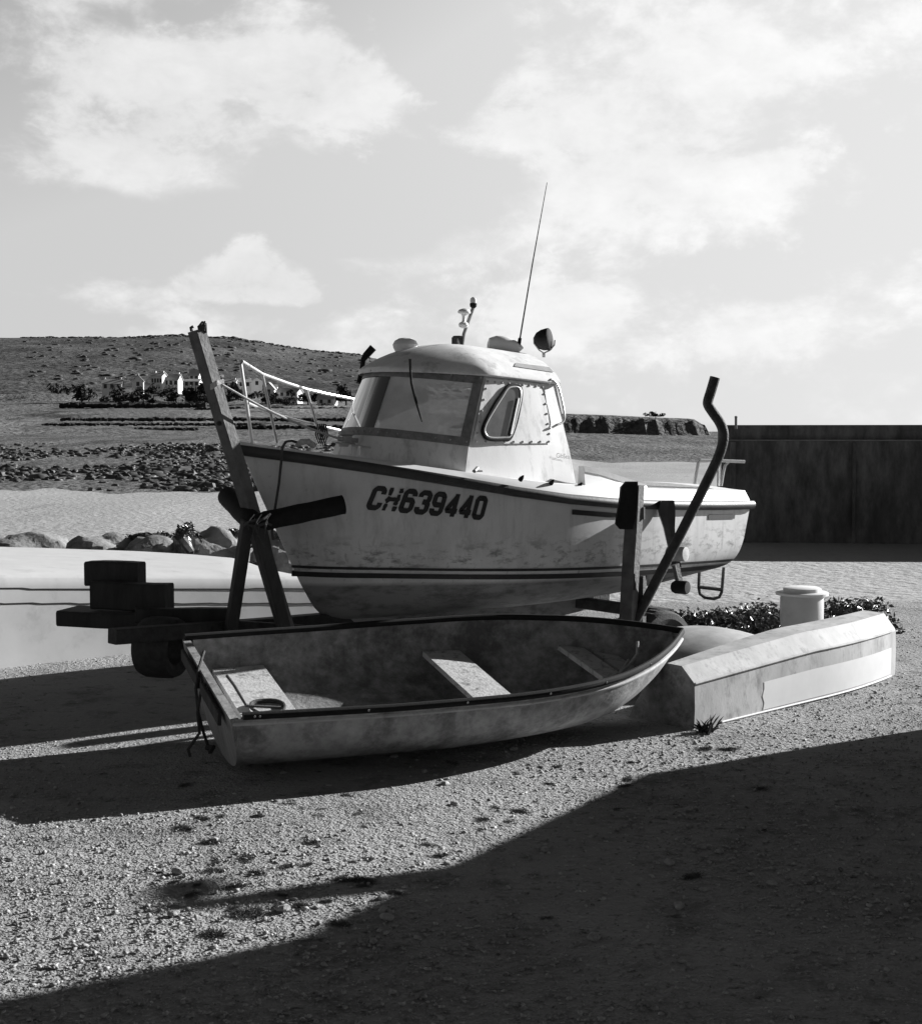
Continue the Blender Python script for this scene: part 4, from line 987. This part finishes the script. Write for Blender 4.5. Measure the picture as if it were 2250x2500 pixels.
c = P(700, 1345, 13.8); shrub(c, (.28, .2, .22), 300, .03, 24, 'shrub', 'ragged shrub glimpsed between the cradle leg and the bow', GS)
c = P(632, 1394, 13.0); shrub(c, (.11, .1, .12), 160, .025, 25, 'shrub', 'little dark shrub beside the tapering end of the planked boat', GS)
GH = 'glossy shrubs behind the upturned boats'
for i, (px, py, Y, r_, n, lab) in enumerate(((1690, 1572, 10.6, (.30, .35, .26), 1300, 'tall glossy dark leaved shrub behind the dinghy bow'), (1790, 1572, 10.7, (.36, .4, .24), 1500, 'broad glossy shrub in the middle of the row behind the upturned boats'),
        (1880, 1572, 10.8, (.32, .4, .25), 1300, 'glossy shrub beside the pale drum'), (1600, 1560, 11.2, (.25, .3, .10), 500, 'low shrub behind the trailer wheel'), (2080, 1570, 11.2, (.4, .4, .26), 1200, 'glossy shrub right of the pale drum'))):
    c = P(px, py, Y); c.z = max(c.z, 0); shrub(c, (r_[0] * 1.05, r_[1], r_[2] * 1.05), int(n * 3.2), .024, 40 + i, 'leafy_shrub', lab, GH)

# ------------------------------------------------------------------ pale drum at the right
dr = thing('drum', P(1950, 1612, 9.9), 'pale plastic drum with a wide flat lid beside the glossy shrubs', 'drum')
q = P(1955, 1600, 9.9); q.z = 0; hd = P(1955, 1452, 9.9).z
mb = MB(); mb.lathe(q, UP, [(.12, 0), (.135, .03), (.15, .18), (.157, .3), (.157, hd - .02), (.15, hd)], 32); mb.obj('body', M['drum'], dr)
mb = MB(); mb.lathe(q + UP * hd, UP, [(.15, 0), (.19, .0), (.192, .018), (.18, .024), (.14, .026), (.135, .05), (.12, .056), (.01, .058)], 32); mb.obj('lid', M['patch'], dr)

# ------------------------------------------------------------------ harbour wall
hw = thing('harbour_wall', P(2000, 1335, 50), 'tall dark stone harbour wall with a pale ledge on the right', 'wall')
A0 = P(1752, 1338, 52); TZ = P(1800, 1037, 51).z
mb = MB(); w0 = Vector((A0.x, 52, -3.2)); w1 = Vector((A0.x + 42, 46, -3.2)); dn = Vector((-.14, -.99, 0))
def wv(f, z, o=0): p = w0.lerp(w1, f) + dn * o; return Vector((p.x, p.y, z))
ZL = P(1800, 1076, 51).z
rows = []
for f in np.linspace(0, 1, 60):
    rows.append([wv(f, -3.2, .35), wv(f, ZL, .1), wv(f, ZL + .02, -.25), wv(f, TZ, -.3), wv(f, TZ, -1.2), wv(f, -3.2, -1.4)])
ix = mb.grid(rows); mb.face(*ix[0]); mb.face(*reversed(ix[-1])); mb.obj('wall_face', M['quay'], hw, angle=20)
mb = MB(); mb.beam(wv(.005, ZL + .015, .06), wv(1, ZL + .015, .06), .16, .05); mb.obj('ledge', M['ledge'], hw)
for f, w_ in ((.012, .2), (.118, .12), (.185, .12), (.31, .2)):
    mb = MB(); mb.beam(wv(f, -3.0, .40), wv(f, ZL - .05, .18), w_, .16, (0, 1, 0), .02); mb.obj('fender_pile', M['quay'], hw)
q = P(1796, 1040, 51); mb = MB(); mb.tube([q - UP * .1, P(1796, 1018, 51)], .05, 10); mb.lathe(P(1796, 1019, 51), UP, [(.05, 0), (.07, .02), (.02, .06)], 10); mb.obj('mooring_post', M['ledge'], hw)

# ------------------------------------------------------------------ unseen shed form, added off frame to cast the foreground shadow
sh = thing('shadow_caster_shed', (6.2, 6.6, 0), 'unseen shadow caster shaped as a dark boarded shed with a lean-to and a pipe, right of the yard', 'shed')
C0 = Vector((4.35, 8.557, 0)); gd = Vector((.15, -.99, 0)).normalized(); ld = Vector((.99, .15, 0)).normalized()
def shedblock(u0, u1, z0, z1, off, name, wm):
    b = MB(); a_ = C0 + gd * u0 + ld * off; c_ = C0 + gd * u1 + ld * off; ring = [a_, c_, c_ + UP * z1, a_ + UP * z0]
    b.loft([ring, [p + ld * 4.2 for p in ring]]); o = b.obj(name, wm, sh, angle=10)
    b = MB(); e = (c_ + UP * z1 - a_ - UP * z0).normalized() * .0; n = UP * .03
    r_ = [a_ + UP * (z0 + .002) - ld * .03, c_ + UP * (z1 + .002) - ld * .03, c_ + UP * (z1 + .032) - ld * .03, a_ + UP * (z0 + .032) - ld * .03]
    b.loft([r_, [p + ld * 4.26 for p in r_]]); b.obj('roof', M['slate'], sh, angle=10)
shedblock(0, 1.178, 1.38, 2.04, 0, 'caster_lean_to', M['shed'])
shedblock(1.18, 4.6, 3.2, 3.5, 0, 'wall', M['shed'])  # taller block added for the step in the shadow edge
a = C0 + gd * .88 + UP * 1.84 + ld * .15; b = C0 + gd * .57 + UP * 2.33 + ld * .15
mb = MB(); mb.tube([a, a.lerp(b, .3), a.lerp(b, .6), b], [.07, .085, .075, .03], 12); mb.tube([b - UP * .05, C0 + gd * .47 + UP * 2.29 + ld * .15, C0 + gd * .34 + UP * 2.30 + ld * .15], [.02, .055, .05], 10); mb.obj('shadow_streak_pipe', M['rust'], sh)  # added pipe form, leaning and swelling to cast the shadow streak

# ------------------------------------------------------------------ village, trees, hedges
def house(px0, px1, pyb, pye, pyr, Y, label, gable=False, chim=2, wins=3, rot=0.0, rm='slate'):
    a, b = P(px0, pyb, Y), P(px1, pyb, Y); w = (b.x - a.x) * random.uniform(.9, 1.05); he = (pyb - pye) * Y / F * .8; hr = (pyb - pyr) * Y / F * .8
    c = Vector(((a.x + b.x) / 2, Y, a.z)); t = thing('village_house', c, label, 'house', 'houses of the hillside village')
    dep = 5.0; Mr = Matrix.Rotation(rot, 3, 'Z')
    def L(x, y, z): return c + Mr @ Vector((x, y, z))
    hw_, hd_ = w / 2, dep / 2
    m1 = MB(); pr = [(-hd_, -3), (hd_, -3), (hd_, he), (0, hr - .15), (-hd_, he)]
    if gable: m1.loft([[L(y, -hw_, z) if False else L(y / hd_ * hw_, -hd_, z) for y, z in pr], [L(y / hd_ * hw_, hd_, z) for y, z in pr]])
    else: m1.loft([[L(-hw_, y, z) for y, z in pr], [L(hw_, y, z) for y, z in pr]])
    m1.obj('wall', M['house_wall'], t, angle=10)
    m2 = MB(); ov = .35
    for s in (-1, 1):
        if gable: q = [L(s * (hw_ + ov), -hd_ - ov, he - .2), L(0, -hd_ - ov, hr), L(0, hd_ + ov, hr), L(s * (hw_ + ov), hd_ + ov, he - .2)]
        else: q = [L(-hw_ - ov, s * (hd_ + ov), he - .2), L(-hw_ - ov, 0, hr), L(hw_ + ov, 0, hr), L(hw_ + ov, s * (hd_ + ov), he - .2)]
        m2.loft([q, [p + UP * .2 for p in q]])
    rf = m2.obj('roof', M[rm], t, angle=10)
    for k in range(chim):
        m3 = MB(); x = (-1 + 2 * k) * (hw_ - .6) if chim > 1 else hw_ - .6
        m3.box(L(0 if gable else x, 0, hr + .1), .35, .3, .6, Mr); m3.obj('chimney', M['house_wall'], rf, smooth=False)
    rowsz = [he * .72, he * .28] if he > 4.2 else [he * .5]
    for z in rowsz:
        for k in range(wins):
            x = -hw_ + w * (k + .5) / wins; m4 = MB(); m4.box(L(x, -hd_ - .02, z), min(.55, w / wins * .3), .06, .75, Mr); m4.obj('window', M['pane_dark'], t, smooth=False)
    return t
HS = [(325, 350, 944, 928, 909, 505, 'pale gabled house cut by the left edge of the hillside village', True, 1, 1),
      (374, 404, 941, 912, 903, 500, 'tall white two storey house with dark upper windows', False, 2, 4),
      (404, 442, 942, 924, 907, 503, 'slate roofed house joined to the right of the tall white house', False, 1, 3),
      (464, 488, 925, 915, 897, 535, 'pale roofed house higher up the slope left of the leaning post', False, 1, 2),
      (452, 492, 942, 929, 922, 498, 'long low white house just left of the leaning post', False, 0, 3),
      (516, 545, 926, 920, 914, 530, 'low house with a bright roof line right of the leaning post', False, 1, 2),
      (518, 578, 946, 932, 923, 500, 'long white house below the bright roof line right of the post', False, 2, 4),
      (580, 612, 944, 930, 920, 505, 'pale house behind the front rail stanchion', False, 1, 2),
      (612, 640, 940, 929, 916, 515, 'gabled house with a pale roof between two rail stanchions', True, 1, 1),
      (645, 672, 962, 948, 928, 480, 'steep pale gabled house right of the second stanchion', True, 0, 1),
      (668, 736, 966, 955, 945, 482, 'long pale roofed row right of the steep gabled house', False, 2, 4),
      (776, 822, 984, 972, 956, 470, 'white house nearest the cabin under the top rail', False, 1, 2),
      (250, 300, 950, 934, 920, 500, 'white house at the far left beyond the village', False, 2, 3)]
for hspec in HS:
    px0, px1, pb, pe, pr_, Y, lab, ga, ch, wi = hspec; house(px0, px1, pb, pe, pr_, Y, lab, ga, ch, wi, rot=random.uniform(-.3, .25), rm='slate')
def tree(px, pyb, pyt, wpx, Y, seed, label, grp):
    b = P(px, pyb, Y); h = (pyb - pyt) * Y / F * 1.15; w = wpx * Y / F / 2 * 1.15
    t = thing('village_tree', b, label, 'tree', grp)
    m1 = MB(); m1.tube([b - UP * 1.5, b + UP * h * .3, b + UP * h * .7], [h * .05, h * .04, h * .015], 7); m1.obj('trunk', M['twig'], t)
    m2 = MB(); leaves(m2, (b.x, b.y, b.z + h * .16), (w * 1.3, w, h * .7), 520, h * .11, seed); m2.obj('crown', M['far_leaf'], t, smooth=False)
TR = [(365, 965, 940, 40, 480, 'low dark tree beneath the pale gabled house at the left'), (430, 985, 945, 70, 470, 'broad dark tree under the slate roofed house'), (478, 985, 930, 46, 470, 'dark tree against the long low white house'),
      (350, 990, 955, 60, 465, 'dark tree at the left foot of the village'), (566, 962, 930, 22, 478, 'small pointed dark tree in front of the long white house'), (600, 985, 950, 66, 470, 'broad tree behind the front stanchion'),
      (655, 985, 958, 50, 465, 'tree under the steep pale gabled house'), (700, 992, 968, 60, 460, 'tree under the long pale roofed row'), (752, 985, 952, 46, 470, 'dark tree left of the white house nearest the cabin'), (800, 1002, 980, 60, 455, 'low tree below the white house nearest the cabin'),
      (500, 995, 965, 50, 460, 'tree just beside the leaning post below the village'), (540, 990, 955, 40, 470, 'tree between the leaning post and the rail'), (845, 985, 940, 44, 470, 'tree partly hidden by the windscreen'), (290, 985, 945, 60, 470, 'dark tree at the far left of the village'), (200, 985, 940, 70, 480, 'broad tree beyond the far left of the village')]
for i, (px, pb, pt, w, Y, lab) in enumerate(TR): tree(px, pb, pt, w, Y, 100 + i, lab, 'trees around the village')
tree(1600, 1020, 1000, 40, 300, 130, 'lone round bush on top of the headland', 'trees around the village')
def hedge(px0, px1, py, hpx, Y, label, seed):
    b = MB(); rr = random.Random(seed); n = int((px1 - px0) / 5)
    for k in range(n):
        px = px0 + (px1 - px0) * (k + rr.random()) / n; q = P(px, py + rr.uniform(-1, 1), Y + rr.uniform(-1, 1)); r_ = hpx * Y / F * rr.uniform(.6, 1.15)
        lump(b, q, r_, (1.5, 1, .9), .3, seed * 100 + k, 4)
    tag(b.obj('field_hedge', M['hedge_far']), label, 'hedge', 'hedges between the fields')
hedge(150, 905, 1024, 5, 330, 'long upper dark hedge across the fields behind the bow rail', 1)
hedge(100, 640, 1036, 4, 300, 'middle dark hedge across the fields left of the bow', 2)
hedge(560, 905, 1043, 6, 290, 'lower dark hedge running up to the windscreen', 3)
hedge(330, 480, 1048, 5, 285, 'short low hedge left of the leaning post', 4)
hedge(150, 500, 990, 7, 440, 'ragged dark hedge along the foot of the village at the left', 5)
hedge(480, 900, 1000, 7, 430, 'ragged dark hedge along the foot of the village behind the rail', 6)
# scrub on the hill and seaweed on the shore: nobody could count them
mb = MB(); rr = random.Random(5)
for k in range(900):
    Y = rr.uniform(545, 1005) if k > 450 else rr.uniform(985, 1003); px = rr.uniform(60, 1250); X = (px - CX) / F * Y
    r_ = rr.uniform(.4, 1.3) * (1.6 if rr.random() < .08 else 1); lump(mb, (X, Y, tz(X, Y)), r_, (1.8, 1.4, .7), .3, k, 3)
tag(mb.obj('hill_scrub', M['scrub'], angle=180), 'dark scrub scattered over the hill', 'scrub', kind='stuff')
mb = MB()
for k in range(6000):
    Y = 98 * (190 / 98) ** rr.random(); px = rr.uniform(-50, 1000)
    X = (px - CX) / F * Y
    if math.sin(X * .21 + Y * .05) + math.sin(Y * .13 + 2 - X * .07) + rr.gauss(0, .6) < -.1: continue
    r_ = rr.uniform(.10, .34) * (1.8 if rr.random() < .06 else 1); lump(mb, (X, Y, tz(X, Y)), r_, (1.6, 1.3, .8), .35, k, 4)
tag(mb.obj('seaweed_rocks', M['kelp'], angle=60), 'dark weed covered rocks along the tide line', 'seaweed', kind='stuff')

# ------------------------------------------------------------------ stones and weeds on the gravel
protos = []
for s in range(5):
    b = MB(); lump(b, (0, 0, 0), .03, (1.2, .9, .6), .22, 300 + s, 7); o = b.obj('loose_stone', M['stone'], angle=30); protos.append(o)
LS = 'loose stone lying on the sunlit gravel'
spots = []
k = 0
while len(spots) < 46:
    px = rr.uniform(345, 1900); py = rr.uniform(1830, 2330); Y = EYE * F / (py - 1060)
    spots.append(((px - CX) / F * Y, Y))
for i, (x, y) in enumerate(spots):
    o = protos[i] if i < 5 else protos[i % 5].copy()
    if i >= 5: COL.objects.link(o)
    o.location = (x, y, -.004); o.rotation_euler = (0, 0, rr.uniform(0, 6.28)); s = rr.uniform(.3, .75); o.scale = (s, s, s)
    tag(o, LS, 'stone', 'loose stones on the gravel')
def tuft(c, h, n, seed):
    b = MB(); q = random.Random(seed)
    for k in range(n):
        a = q.uniform(0, 6.28); l = h * q.uniform(.5, 1.2); d = Vector((math.cos(a), math.sin(a), 0)); p = Vector(c) + Vector((q.gauss(0, .55), q.gauss(0, .4), 0)) * h * (1 if n > 100 else .4); e = p + d * l * q.uniform(.3, .9) + UP * l * q.uniform(.3, .9)
        w = d.cross(UP) * h * (.07 if n < 100 else .05); i = [b.v(p - w), b.v(p + w), b.v(p.lerp(e, .6) + UP * l * .1 + w * .6), b.v(e), b.v(p.lerp(e, .6) + UP * l * .1 - w * .6)]; b.face(*i)
    return b
tproto = []
for s in range(4): tproto.append(tuft((0, 0, 0), .026, 260, 400 + s).obj('weed_tuft', M['weed'], smooth=False))
for i in range(80):
    px = rr.uniform(340, 1900); py = rr.uniform(1850, 2280)
    while py > ipl(px, [(329, 2400), (1063, 2148), (1603, 1896), (1912, 1854)]) and rr.random() < .9: px = rr.uniform(340, 1900); py = rr.uniform(1830, 2350)
    Y = EYE * F / (py - 1060)
    o = tproto[i] if i < 4 else tproto[i % 4].copy()
    if i >= 4: COL.objects.link(o)
    o.location = ((px - CX) / F * Y, Y, 0); o.rotation_euler = (0, 0, rr.uniform(0, 6.28)); s = rr.uniform(.3, 1.0); o.scale = (s * 1.6, s * 1.3, s * .55)
    tag(o, 'small dark dry weed growing in the gravel', 'weed', 'weeds in the gravel')
q = P(1722, 1790, 7.4); q.z = 0; tag(tuft(q, .10, 60, 77).obj('corner_weed', M['leaf'], smooth=False), 'leafy weed at the near corner of the upturned skiff', 'weed')
